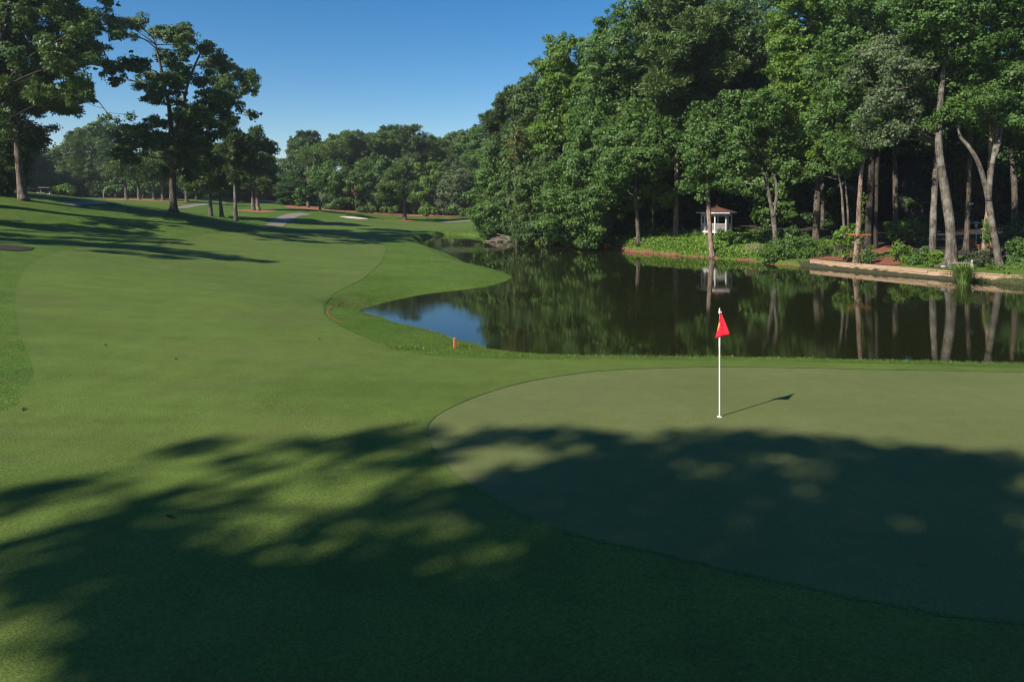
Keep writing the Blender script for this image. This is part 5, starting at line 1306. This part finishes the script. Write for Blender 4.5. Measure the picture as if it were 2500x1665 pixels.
for i in range(8):                                    # roof: eight shingled panels, each with courses
    a, b_ = np.array(ring(Re, eave)[i]), np.array(ring(Re, eave)[(i + 1) % 8]); ap_ = np.array([0, 0, apexz])
    m = MB()
    nrow = 6
    for k in range(nrow):
        t0, t1 = k / nrow, (k + 1) / nrow
        lift0, lift1 = .03 + (.014 if True else 0), .03
        p = [a + (ap_ - a) * t0, b_ + (ap_ - b_) * t0, b_ + (ap_ - b_) * t1, a + (ap_ - a) * t1]
        p[0] = p[0] + [0, 0, lift0]; p[1] = p[1] + [0, 0, lift0]; p[2] = p[2] + [0, 0, lift1]; p[3] = p[3] + [0, 0, lift1]
        bq = [q + np.array([0, 0, -.016]) for q in p]
        m.add(p + bq, [(0, 1, 2, 3), (7, 6, 5, 4), (0, 4, 5, 1), (2, 6, 7, 3), (0, 3, 7, 4), (1, 5, 6, 2)])
    m.build('roof_panel', M['shingle'], gz_)
    m = MB(); m.bar(a + [0, 0, -.02], b_ + [0, 0, -.02], .035, .11); m.build('fascia', M['white'], gz_)
m = MB(); m.lathe((0, 0, apexz), [(.06, 0), (.05, .05), (.02, .09), (.03, .12), (.01, .17)], 10); m.build('finial', M['shingle'], gz_, True)
tag(gz_, 'small white octagonal gazebo with brown shingle roof among the trees', 'gazebo')

# lattice panel by the water
lp_ = P(1841, 629, 56.3)
x0, x1 = P(1821, 600, 56.3)[0], P(1861, 600, 56.3)[0]; zt, zb = P(0, 597, 56.3)[2], P(0, 627, 56.3)[2]
gzl = ht(lp_[0], 56.3)
lt = empty('lattice_panel', (lp_[0], 56.3, gzl))
W_, z0, z1 = x1 - x0, zb - gzl, zt - gzl
for a, b_ in (((-W_ / 2, 0, z0), (W_ / 2, 0, z0)), ((-W_ / 2, 0, z1), (W_ / 2, 0, z1)), ((-W_ / 2, 0, min(z0, 0) - .1), (-W_ / 2, 0, z1)), ((W_ / 2, 0, min(z0, 0) - .1), (W_ / 2, 0, z1))):
    m = MB(); m.bar(a, b_, .05, .04); m.build('frame_bar', M['lattice'], lt)
for sgn in (1, -1):
    s0 = -(z1 - z0)
    while s0 < W_:
        lo_, hi_ = max(0, s0), min(W_, s0 + z1 - z0)
        if hi_ - lo_ > .05:
            za, zb_ = z0 + lo_ - s0, z0 + hi_ - s0
            if sgn < 0: za, zb_ = z0 + z1 - za, z0 + z1 - zb_
            m = MB(); m.bar((-W_ / 2 + lo_, .008 * sgn, za), (-W_ / 2 + hi_, .008 * sgn, zb_), .045, .012); m.build('slat', M['lattice'], lt)
        s0 += .19
tag(lt, 'weathered tan lattice panel standing at the water edge', 'lattice')

# ------------------------------------------------------------------ timber edging along the right shore
edge = [np.array(shore(*p)) for p in [(1975, 652), (2000, 655), (2100, 665), (2300, 683), (2500, 698)]] + [np.array([34, 38.3])]
nrm = np.array([.62, .78])
edge = [e + nrm * .45 for e in edge]
cum = [0]
for a, b_ in zip(edge[:-1], edge[1:]): cum.append(cum[-1] + np.linalg.norm(b_ - a))
def along(t):
    t = min(max(t, 0), cum[-1])
    for i in range(len(edge) - 1):
        if t <= cum[i + 1] + 1e-9:
            return edge[i] + (edge[i + 1] - edge[i]) * ((t - cum[i]) / (cum[i + 1] - cum[i]))
    return edge[-1]
te = empty('timber_edging', (edge[0][0], edge[0][1], 0.0)); org = np.array([edge[0][0], edge[0][1], 0])
for course, (z, w, shift, lat) in enumerate([(.20, .2, 0, 0), (.372, .17, 1.2, .03), (.50, .10, .5, .16)]):
    t = -shift + .0
    while t < cum[-1] - .3:
        L = 2.4 + r3.uniform(-.25, .3)
        a, b_ = along(max(t, 0)), along(min(t + L - .012, cum[-1]))
        if np.linalg.norm(b_ - a) > .3:
            zz = z + r3.uniform(-.012, .012); lt_ = lat + r3.uniform(-.015, .02)
            A = np.array([*(a + nrm * lt_), zz]) - org; Bp = np.array([*(b_ + nrm * lt_), zz + r3.uniform(-.01, .01)]) - org
            m = MB(); ww = w if course < 2 else .09
            q = (Bp - A) / np.linalg.norm(Bp - A)
            m.bar(A, Bp, .17 if course < 2 else .075, w if course < 2 else .34) if False else m.box((A + Bp) / 2, (np.linalg.norm(Bp - A), .19 if course < 2 else .36, .165 if course < 2 else .07), rz=math.atan2(q[1], q[0]))
            o = m.build('timber' if course < 2 else 'cap_plank', M['timber'], te)
            bv = o.modifiers.new('b', 'BEVEL'); bv.width = .014; bv.segments = 2
        t += L
tag(te, 'tan timber edging stacked along the right bank of the pond', 'edging')

# red clay clods along the ivy bank
for i, (px, py) in enumerate([(1478, 606), (1500, 610), (1520, 612), (1545, 615), (1570, 617), (1592, 619), (1615, 621), (1640, 623), (1668, 625), (1690, 626), (1712, 628), (1752, 629), (1772, 630), (1795, 631), (1815, 633), (1828, 632), (1872, 640), (1890, 644), (1915, 646), (1945, 648)]):
    c = np.array(shore(px, py)) + np.array([.04, .10])
    bm = bmesh.new(); bmesh.ops.create_icosphere(bm, subdivisions=2, radius=1)
    sx, sy, sz = r3.uniform(.35, .7), r3.uniform(.2, .35), r3.uniform(.14, .24)
    for v in bm.verts:
        k = 1 + .25 * math.sin(v.co.x * 5 + i) * math.cos(v.co.y * 6 + i * 2) + .12 * r3.uniform(-1, 1)
        v.co = mathutils.Vector((v.co.x * sx * k, v.co.y * sy * k, v.co.z * sz * k))
    me = bpy.data.meshes.new('clay_rock'); bm.to_mesh(me); bm.free()
    o = link('clay_rock', me, None, M['clay']); o.location = (c[0], c[1], .07); o.rotation_euler = (0, 0, r3.uniform(-.4, .2))
    tag(o, 'red clay lump along the pond edge, %s from the left' % ORD[i], 'rock', 'red clay lumps along the ivy bank')

# plank shelf round the vine covered trunk
c = P(2092, 576, 48); g = ht(c[0], 48)
ps = empty('plank_shelf', (c[0], 48, g)); h = P(0, 573, 48)[2] - g
for i, (dx, dy, rz, L) in enumerate([(-.18, -.32, .12, 1.1), (.42, -.26, -.25, .8), (.0, .30, .05, 1.2)]):
    m = MB(); m.box((dx, dy, h + .02 * i), (L, .16, .045), rz=rz); m.build('plank', M['orangewood'], ps)
for dx in (-.28, .30):
    m = MB(); m.bar((dx, -.3, h - .02), (dx * .5, -.2, h - .28), .05, .05); m.build('bracket', M['orangewood'], ps)
tag(ps, 'orange plank shelf fixed around the vine covered trunk', 'shelf')
# vine on that trunk
def vine(label, d, pathpx, r, n):
    p0 = P(pathpx[0][0], pathpx[0][1], d); gz = ht(p0[0], p0[1])
    root = empty('climbing_vine', (p0[0], p0[1], gz)); off = np.array([p0[0], p0[1], gz])
    pts = [P(x, y, d) - off for x, y in pathpx]
    pts[0][2] = -.05
    sp = crom([p + np.array([0, -r * .9, 0]) for p in pts], 6)
    m = MB(); m.tube(sp, .018, 5); m.build('stem', M['bark'], root, True)
    B = np.array([(p[0] + rng.normal() * r * .5, p[1], p[2], r * rng.uniform(.6, 1.1)) for p in sp[1::2]])
    link('foliage', leaf_mesh('foliage', B, 'leaf', .12, n, .16, 1.0, .3), root, M['ivy'])
    tag(root, label, 'vine')
vine('leafy vine climbing the trunk above the plank shelf', 47.8, [(2091, 641), (2093, 600), (2098, 560), (2102, 530), (2104, 500), (2106, 470)], .16, 160)
vine('vine wrapped round the short trunk behind the forked tree', 46.2, [(2399, 602), (2401, 585), (2402, 565), (2404, 548), (2410, 535)], .22, 200)

# stone bench, statue, ducks
c = pix2ground(2348, 656); g = ht(*c)
bn = empty('stone_bench', (c[0], c[1], g))
m = MB(); m.box((0, 0, .36), (1.15, .34, .07)); o = m.build('seat', M['stone'], bn); bv = o.modifiers.new('b', 'BEVEL'); bv.width = .015
for sx in (-.38, .38):
    m = MB(); m.lathe((sx, 0, -.05), [(.13, 0), (.13, .06), (.08, .12), (.08, .28), (.13, .35), (.13, .372)], 10); m.build('leg', M['stone'], bn)
tag(bn, 'pale stone bench beside the massive oak', 'bench')
c2 = np.array(c) + np.array([.28, -.55]); g = ht(*c2)
sq = empty('garden_statue', (c2[0], c2[1], g))
m = MB(); m.lathe((0, 0, -.03), [(.14, 0), (.14, .05), (.10, .09), (.12, .2), (.11, .32), (.07, .42), (.05, .46)], 12); m.build('body', M['statue'], sq, True)
m = MB(); m.lathe((0, -.02, .44), [(.03, 0), (.075, .05), (.08, .1), (.05, .15), (.02, .17)], 12); m.box((-.05, -.02, .60), (.03, .03, .07)); m.box((.05, -.02, .60), (.03, .03, .07)); m.build('head', M['statue'], sq, True)
tag(sq, 'small pale seated statue in front of the stone bench', 'statue')
def duck(label, px, py, rz, mat):
    t = (px - 1985) / (2500 - 1985)
    d = shore(px, 652 + 46 * (px - 1975) / 525)[1] + .52
    x = (px - 1250) / FPX * d
    # feet on the cap planks
    root = empty('duck', (x, d, .537)); root.rotation_euler = (0, 0, rz)
    bm = bmesh.new(); bmesh.ops.create_uvsphere(bm, u_segments=14, v_segments=10, radius=1)
    for v in bm.verts:
        x_, y_, z_ = v.co
        tail = max(0, -x_ - .45); neck = max(0, x_ - .55)
        v.co = mathutils.Vector((x_ * .21 - tail * .06, y_ * .085 * (1 - .6 * tail), .16 + z_ * .085 * (1 - .5 * tail) + tail * .07 + neck * .10))
    me = bpy.data.meshes.new('body'); bm.to_mesh(me); bm.free(); me.polygons.foreach_set('use_smooth', np.ones(len(me.polygons), dtype=bool))
    link('body', me, root, mat)
    m = MB(); m.tube([(.15, 0, .18), (.19, 0, .25), (.20, 0, .30), (.215, 0, .335), (.235, 0, .35), (.25, 0, .335)], [.05, .036, .036, .045, .042, .02], 10); hd = m.build('head', M['duckhead'], root, True)
    m = MB(); m.box((.285, 0, .325), (.06, .03, .014)); m.build('bill', M['orangewood'], hd)
    for sy in (-.035, .035):
        m = MB(); m.tube([(0, sy, .1), (.005, sy, .0)], .007, 5); m.box((.025, sy, .004), (.06, .04, .008)); m.build('leg', M['orangewood'], root)
    tag(root, label, 'duck', 'ducks on the timber edging')
duck('brown duck standing on the timber edging, left of the pair', 2287, 660, 2.9, M['brownduck'])
duck('grey and dark duck on the timber edging, right of the pair', 2303, 662, .3, M['greyduck'])

# reeds
c = np.array(shore(2350, 692)) + np.array([0, -.1])
def reed_clump(label, c, n, hgt, spread):
    g = max(-.05, ht(*c)); root = empty('reed_clump', (c[0], c[1], g))
    V = []; F = []
    for i in range(n):
        a = rng.uniform(0, 6.283); rr = spread * .25 * rng.random(); b = np.array([rr * math.cos(a), rr * math.sin(a), -.05])
        out = rng.uniform(.1, 1.0) * spread; h = hgt * rng.uniform(.55, 1.1)
        dirv = np.array([math.cos(a), math.sin(a), 0]); side = np.array([-math.sin(a), math.cos(a), 0]) * .017
        p1 = b + dirv * out * .35 + [0, 0, h * .65]; p2 = b + dirv * out + [0, 0, h * rng.uniform(.75, 1.0)]
        k = len(V); V += [b - side, b + side, p1 + side, p1 - side, p2]; F += [(k, k + 1, k + 2, k + 3), (k + 3, k + 2, k + 4)]
    m = MB(); m.add(V, F); o = m.build('blades', M['reed'], root); o['kind'] = 'stuff'
    tag(root, label, 'reeds')
reed_clump('big clump of arching green reeds at the right shore', c, 620, 1.45, 1.15)
reed_clump('small reed tuft at the foot of the timber near the right edge', np.array(shore(2458, 692)) + np.array([.05, .05]), 120, .45, .35)

# patio heater, chairs, sign, string lights
c = P(2383, 588, 52); g = ht(c[0], 52)
ph = empty('patio_heater', (c[0], 52, g)); top = P(0, 543, 52)[2] - g
m = MB(); m.lathe((0, 0, 0), [(.25, -.05), (.25, .1), (.1, .16)], 14); m.build('base', M['metal_dark'], ph, True)
m = MB(); m.tube([(0, 0, .1), (0, 0, top - .35)], .035, 8); m.build('pole', M['metal'], ph, True)
m = MB(); m.lathe((0, 0, top - .4), [(.06, 0), (.11, .05), (.11, .25), (.06, .3)], 12); m.build('burner', M['metal'], ph, True)
m = MB(); m.lathe((0, 0, top - .08), [(.36, 0), (.37, .01), (.28, .07), (.05, .13), (.03, .14)], 18); m.build('reflector_hood', M['metal'], ph, True)
tag(ph, 'mushroom shaped patio heater in the shade behind the purple tipped shrub', 'heater')
def chair(label, px, py, d, rz):
    c = P(px, py, d); g = ht(c[0], d); root = empty('garden_chair', (c[0], d, g)); root.rotation_euler = (0, 0, rz)
    for i in range(5):
        m = MB(); m.box((0, -.22 + .115 * i, .42 - .02 * i), (.54, .095, .025)); m.build('seat_slat', M['redwood'], root)
    for i in range(5):
        m = MB(); m.bar((-.22 + .11 * i, .27, .38), (-.24 + .12 * i, .47, 1.02), .09, .022); m.build('back_slat', M['redwood'], root)
    m = MB(); m.box((0, .42, .78), (.56, .03, .06), rx=-.3); m.build('back_rail', M['redwood'], root)
    for sx in (-.29, .29):
        m = MB(); m.box((sx, -.24, .29), (.05, .07, .60)); m.build('leg', M['redwood'], root)
        m = MB(); m.bar((sx, .46, 0), (sx, .2, .5), .05, .07); m.build('leg', M['redwood'], root)
        m = MB(); m.box((sx, 0, .605), (.10, .68, .03)); m.build('armrest', M['redwood'], root)
    tag(root, label, 'chair', 'reddish wooden garden chairs')
chair('reddish wooden garden chair left of the vine wrapped trunk', 2388, 605, 48.5, .4)
chair('reddish wooden garden chair partly behind the forked tree', 2430, 612, 47.5, -.5)
c = P(2370, 498, 49.6)
sg = empty('trunk_sign', (c[0], c[1], c[2])); m = MB(); m.box((0, -.05, 0), (.30, .025, .10)); m.build('board', M['white'], sg)
m = MB(); m.box((0, .0, 0), (.05, .12, .05)); m.build('bracket', M['metal_dark'], sg); tag(sg, 'small white board nailed to the thin dark trunk', 'sign')
sl = empty('string_lights', P(2430, 545, 54)); m = MB()
pts = [np.array([x * .32, 0.0, -.22 * math.sin(math.pi * ((x % 4) / 4)) + .05]) for x in range(13)]
m.tube(pts, .008, 4); m.build('cable', M['black'], sl)
for p in pts[::1]:
    m = MB(); m.lathe((p[0], p[1], p[2] - .10), [(.012, 0), (.035, .03), (.03, .06), (.012, .09)], 8); m.build('bulb', M['bulb'], sl, True)
for q in (pts[0], pts[-1]):
    m = MB(); m.tube([(q[0], q[1] + .06, -2.6), (q[0], q[1] + .06, .1)], .03, 6); m.build('post', M['metal_dark'], sl)
tag(sl, 'string of small white bulbs in the dark at the far right', 'lights')

# ------------------------------------------------------------------ houses in the wood
def window(parent, x, y, z, w, h):
    m = MB(); m.box((x, y, z), (w + .16, .06, h + .16)); o = m.build('window', M['siding3'], parent)
    for sx in (-1, 1):
        for sz in (-1, 1):
            m = MB(); m.box((x + sx * w / 4, y - .036, z + sz * h / 4), (w / 2 - .04, .016, h / 2 - .04)); m.build('pane', M['pane'], o)
def house(label, px0, px1, d, ybase, yeave, ypeak, peakx, wall, wins, depth=9.0, slope=True):
    x0, x1 = P(px0, 0, d)[0], P(px1, 0, d)[0]; cx = (x0 + x1) / 2
    g = ht(cx, d); root = empty('house', (cx, d, g)); W = x1 - x0
    ze = P(0, yeave, d)[2] - g; zp = P(0, ypeak, d)[2] - g; kx = P(peakx, 0, d)[0] - cx
    m = MB()
    f = [(-W / 2, 0, -.6), (W / 2, 0, -.6), (W / 2, 0, ze), (kx, 0, zp), (-W / 2, 0, ze)]
    b_ = [(x, depth, z) for x, y, z in f]
    m.add(f + b_, [(0, 1, 2, 3, 4), (9, 8, 7, 6, 5), (0, 5, 6, 1), (1, 6, 7, 2), (0, 4, 9, 5)]); m.build('wall', wall, root)
    for sx, (xa, za) in ((-1, (-W / 2 - .4, ze - .4 * (zp - ze) / (kx + W / 2))), (1, (W / 2 + .4, ze - .4 * (zp - ze) / (W / 2 - kx)))):
        m = MB(); a = np.array([xa, -.35, za + .05]); p = np.array([kx, -.35, zp + .06]); dv = np.array([0, depth + .7, 0]); up = np.array([0, 0, .14])
        q = [a, p, p + dv, a + dv]; m.add(q + [v + up for v in q], [(3, 2, 1, 0), (4, 5, 6, 7), (0, 1, 5, 4), (1, 2, 6, 5), (2, 3, 7, 6), (3, 0, 4, 7)]); m.build('roof', M['roof'], root)
    for wx, wz, ww, wh in wins: window(root, wx * W / 2, -.03, wz, ww, wh)
    tag(root, label, 'house')
house('dark grey gabled house deep in the shade of the right wood', 2206, 2420, 70, 565, 428, 362, 2312, M['siding'], [(-.45, 1.6, 1.0, 1.3), (.5, 1.6, 1.0, 1.3), (0.05, 4.2, .9, 1.2)])
house('paler upper house block showing over the dark gable', 2150, 2300, 84, 560, 372, 330, 2225, M['siding2'], [(-.4, 7.0, 1.0, 1.3), (.4, 7.0, 1.0, 1.3)])
house('small blue grey outbuilding behind the pair of thin stems', 2040, 2100, 72, 545, 466, 446, 2070, M['siding3'], [(0, 1.5, .8, 1.0)], depth=4.0)

# ------------------------------------------------------------------ brush pile, fallen branch
c = np.array(shore(1226, 590)) + np.array([0, -.5])
bp = empty('brush_pile', (c[0], c[1], .0))
for i in range(46):
    a = r3.uniform(-.5, .5) + (math.pi if i % 2 else 0); L = r3.uniform(.8, 2.0)
    p0 = np.array([r3.uniform(-1.2, 1.2), r3.uniform(-.5, .5), 0.0]); h = max(0.05, .75 - abs(p0[0]) * .45) * r3.uniform(.2, 1)
    p0[2] = h
    p1 = p0 + np.array([math.cos(a) * L * .5, r3.uniform(-.4, .4), r3.uniform(-.35, .25) * L * .5]); p1[2] = max(-.05, p1[2]); p2 = p0 - np.array([math.cos(a) * L * .5, r3.uniform(-.4, .4), r3.uniform(-.1, .4) * L * .5]); p2[2] = max(-.05, p2[2])
    m = MB(); r0 = r3.uniform(.014, .035); m.tube([p2, p0, p1], [r0 * 1.2, r0, r0 * .5], 5); m.build('stick', M['stick'], bp)
for pts in ([(-.6, -.2, .9), (.3, -.3, .75), (1.1, -.3, .5), (2.0, -.35, .28), (2.6, -.4, .02)], [(2.4, -.5, .18), (2.1, -.6, -.02), (1.4, -.6, -.03)], [(-2.2, -.3, .05), (-1.2, -.4, .16), (0, -.4, .4)]):
    m = MB(); m.tube(crom(pts, 4), .04, 6); m.build('stick', M['stick'], bp, True)
tag(bp, 'pile of pale dead branches at the far water edge', 'brush pile')
c = pix2ground(1672, 576); g = ht(*c)
fb = empty('fallen_branch', (c[0], c[1], g))
m = MB(); m.tube(crom([(-1.0, -.2, .25), (-.3, 0, .38), (.5, 0, .42), (1.1, .1, .36)], 4), [.03] * 3 + [.04] * 6 + [.03] * 4, 6); m.build('limb', M['stick'], fb, True)
m = MB(); m.tube([(0.1, 0, .40), (-.15, 0, .75), (-.3, 0, .95)], [.035, .028, .015], 6); m.build('limb', M['stick'], fb, True)
tag(fb, 'pale fallen branch on the ivy bank left of the gazebo', 'branch')
# exposed clay root plates under the boughs
for lab, px, py in [('red clay root plate at the waterline under the boughs', 1330, 592), ('smaller red clay patch left of the root plate', 1306, 592)]:
    c = np.array(shore(px, py)) + np.array([0, -.15])
    bm = bmesh.new(); bmesh.ops.create_icosphere(bm, subdivisions=2, radius=1)
    for v in bm.verts: v.co = mathutils.Vector((v.co.x * .6, v.co.y * .35, v.co.z * .45)) * (1 + .25 * math.sin(v.co.x * 7) * math.cos(v.co.z * 6))
    me = bpy.data.meshes.new('clay_rock'); bm.to_mesh(me); bm.free(); o = link('clay_rock', me, None, M['clay']); o.location = (c[0], c[1], .25)
    tag(o, lab, 'rock')
# eroded clay bank at the far end of the pond
for i, px in enumerate((1098, 1112, 1126, 1140)):
    c = np.array(shore(px, 574.5)) + np.array([0, .25])
    bm = bmesh.new(); bmesh.ops.create_icosphere(bm, subdivisions=2, radius=1)
    for v in bm.verts: v.co = mathutils.Vector((v.co.x * .55, v.co.y * .3, v.co.z * .2)) * (1 + .25 * math.sin(v.co.x * 7 + i) * math.cos(v.co.z * 6))
    me = bpy.data.meshes.new('clay_rock'); bm.to_mesh(me); bm.free(); o = link('clay_rock', me, None, M['clay']); o.location = (c[0], c[1], .18)
    tag(o, 'clay lump in the far pond bank, %s from the left' % ORD[i], 'rock', 'clay lumps in the far pond bank')

# ------------------------------------------------------------------ golf cart, posts, rails far left
c = P(109, 475, 132); g = ht(c[0], 132)
gc = empty('golf_cart', (c[0], 132, g)); gc.rotation_euler = (0, 0, .3)
m = MB(); m.box((0, 0, .5), (2.2, 1.1, .34)); m.box((-.95, 0, .72), (.5, 1.05, .35)); m.box((1.0, 0, .78), (.12, 1.05, .5)); o = m.build('body', M['white'], gc); bv = o.modifiers.new('b', 'BEVEL'); bv.width = .06
m = MB(); m.box((-.2, 0, .82), (.6, 1.0, .16)); m.box((-.52, 0, 1.1), (.12, 1.0, .45)); m.build('seat', M['stone'], gc)
m = MB(); m.box((0, 0, 1.86), (1.9, 1.15, .07)); o = m.build('roof', M['white'], gc)
for sx, sy in ((-.85, -.5), (-.85, .5), (.85, -.5), (.85, .5)):
    m = MB(); m.tube([(sx, sy, .7), (sx * .98, sy, 1.84)], .03, 6); m.build('roof_post', M['metal_dark'], gc)
    m = MB(); m.tube([(sx, sy - .08, .24), (sx, sy + .08, .24)], .24, 14); w = m.build('wheel', M['black'], gc)
    m = MB(); m.tube([(sx, sy - .09, .24), (sx, sy + .09, .24)], .11, 10); m.build('hub', M['metal'], w)
tag(gc, 'small white golf cart parked in the shade of the far left trees', 'golf cart')
c = P(253, 484, 134); g = ht(c[0], 134)
po = empty('wooden_post', (c[0], 134, g)); m = MB(); m.tube([(0, 0, -.2), (0, 0, 1.5)], [.11, .10], 8); m.build('post', M['stick'], po); m = MB(); m.lathe((0, 0, 1.5), [(.11, 0), (.09, .05), (.02, .08)], 8); m.build('cap', M['stick'], po)
tag(po, 'thin pale post at the edge of the far left lawn', 'post')
def rails(label, px0, px1, d, rows, tilt):
    a = P(px0, 480, d); b_ = P(px1, 480, d); g = ht(a[0], d); root = empty('metal_railing', (a[0], d, g))
    for y in rows:
        z0, z1 = P(0, y, d)[2] - g, P(0, y + tilt, d)[2] - g
        m = MB(); m.bar((0, 0, z0), (b_[0] - a[0], 0, z1), .12, .12); m.build('rail', M['metal'], root)
    zt = P(0, min(rows) + min(tilt, 0), d)[2] - g
    for t in (.15, .9):
        m = MB(); m.tube([((b_[0] - a[0]) * t, .09, -.2), ((b_[0] - a[0]) * t, .09, zt - .05)], .06, 6); m.build('post', M['metal_dark'], root)
    tag(root, label, 'railing')
rails('pale sloping metal rail above the hedge by the double pine', 648, 690, 158, [467], -2)
rails('stack of pale metal rails above the right end of the hedge', 694, 724, 158, [450, 456, 460, 464], -1)
# debris on the turf
for i, (px, py) in enumerate([(397, 757), (258, 845), (441, 661), (57, 1002), (415, 1266), (430, 879), (650, 712), (780, 830)]):
    c = pix2ground(px, py); m = MB(); a = r3.uniform(0, 3)
    ca, sa = math.cos(a) * .07, math.sin(a) * .07
    m.add([(-ca, -sa, .0), (sa * .5, -ca * .5, .02), (ca, sa, .035), (-sa * .5, ca * .5, .012)], [(0, 1, 2, 3)])
    m.tube([(-ca * 1.6, -sa * 1.6, .005), (-ca, -sa, .004)], .004, 4)
    o = m.build('fallen_leaf', M['shadebed']); o.location = (c[0], c[1], ht(*c) + .02)
    tag(o, 'dead leaf on the fairway, %s of eight counted from the far edge' % ORD[sorted([757, 845, 661, 1002, 1266, 879, 712, 830]).index(py)], 'leaf', 'dead leaves scattered on the fairway')
# ------------------------------------------------------------------ haze
m = MB(); m.box((0, 140, 20), (840, 640, 46)); hz_ = m.build('haze', None); tag(hz_, 'thin summer haze over the whole course', None, None, 'stuff')
hm = bpy.data.materials.new('haze'); hm.use_nodes = True
hm.node_tree.nodes.clear()
ho = hm.node_tree.nodes.new('ShaderNodeOutputMaterial'); hv = hm.node_tree.nodes.new('ShaderNodeVolumePrincipled')
hv.inputs['Color'].default_value = (0.86, 0.92, 1.0, 1); hv.inputs['Density'].default_value = HAZE; hv.inputs['Anisotropy'].default_value = 0.2
hm.node_tree.links.new(hv.outputs[0], ho.inputs['Volume'])
hz_.data.materials.clear(); hz_.data.materials.append(hm)
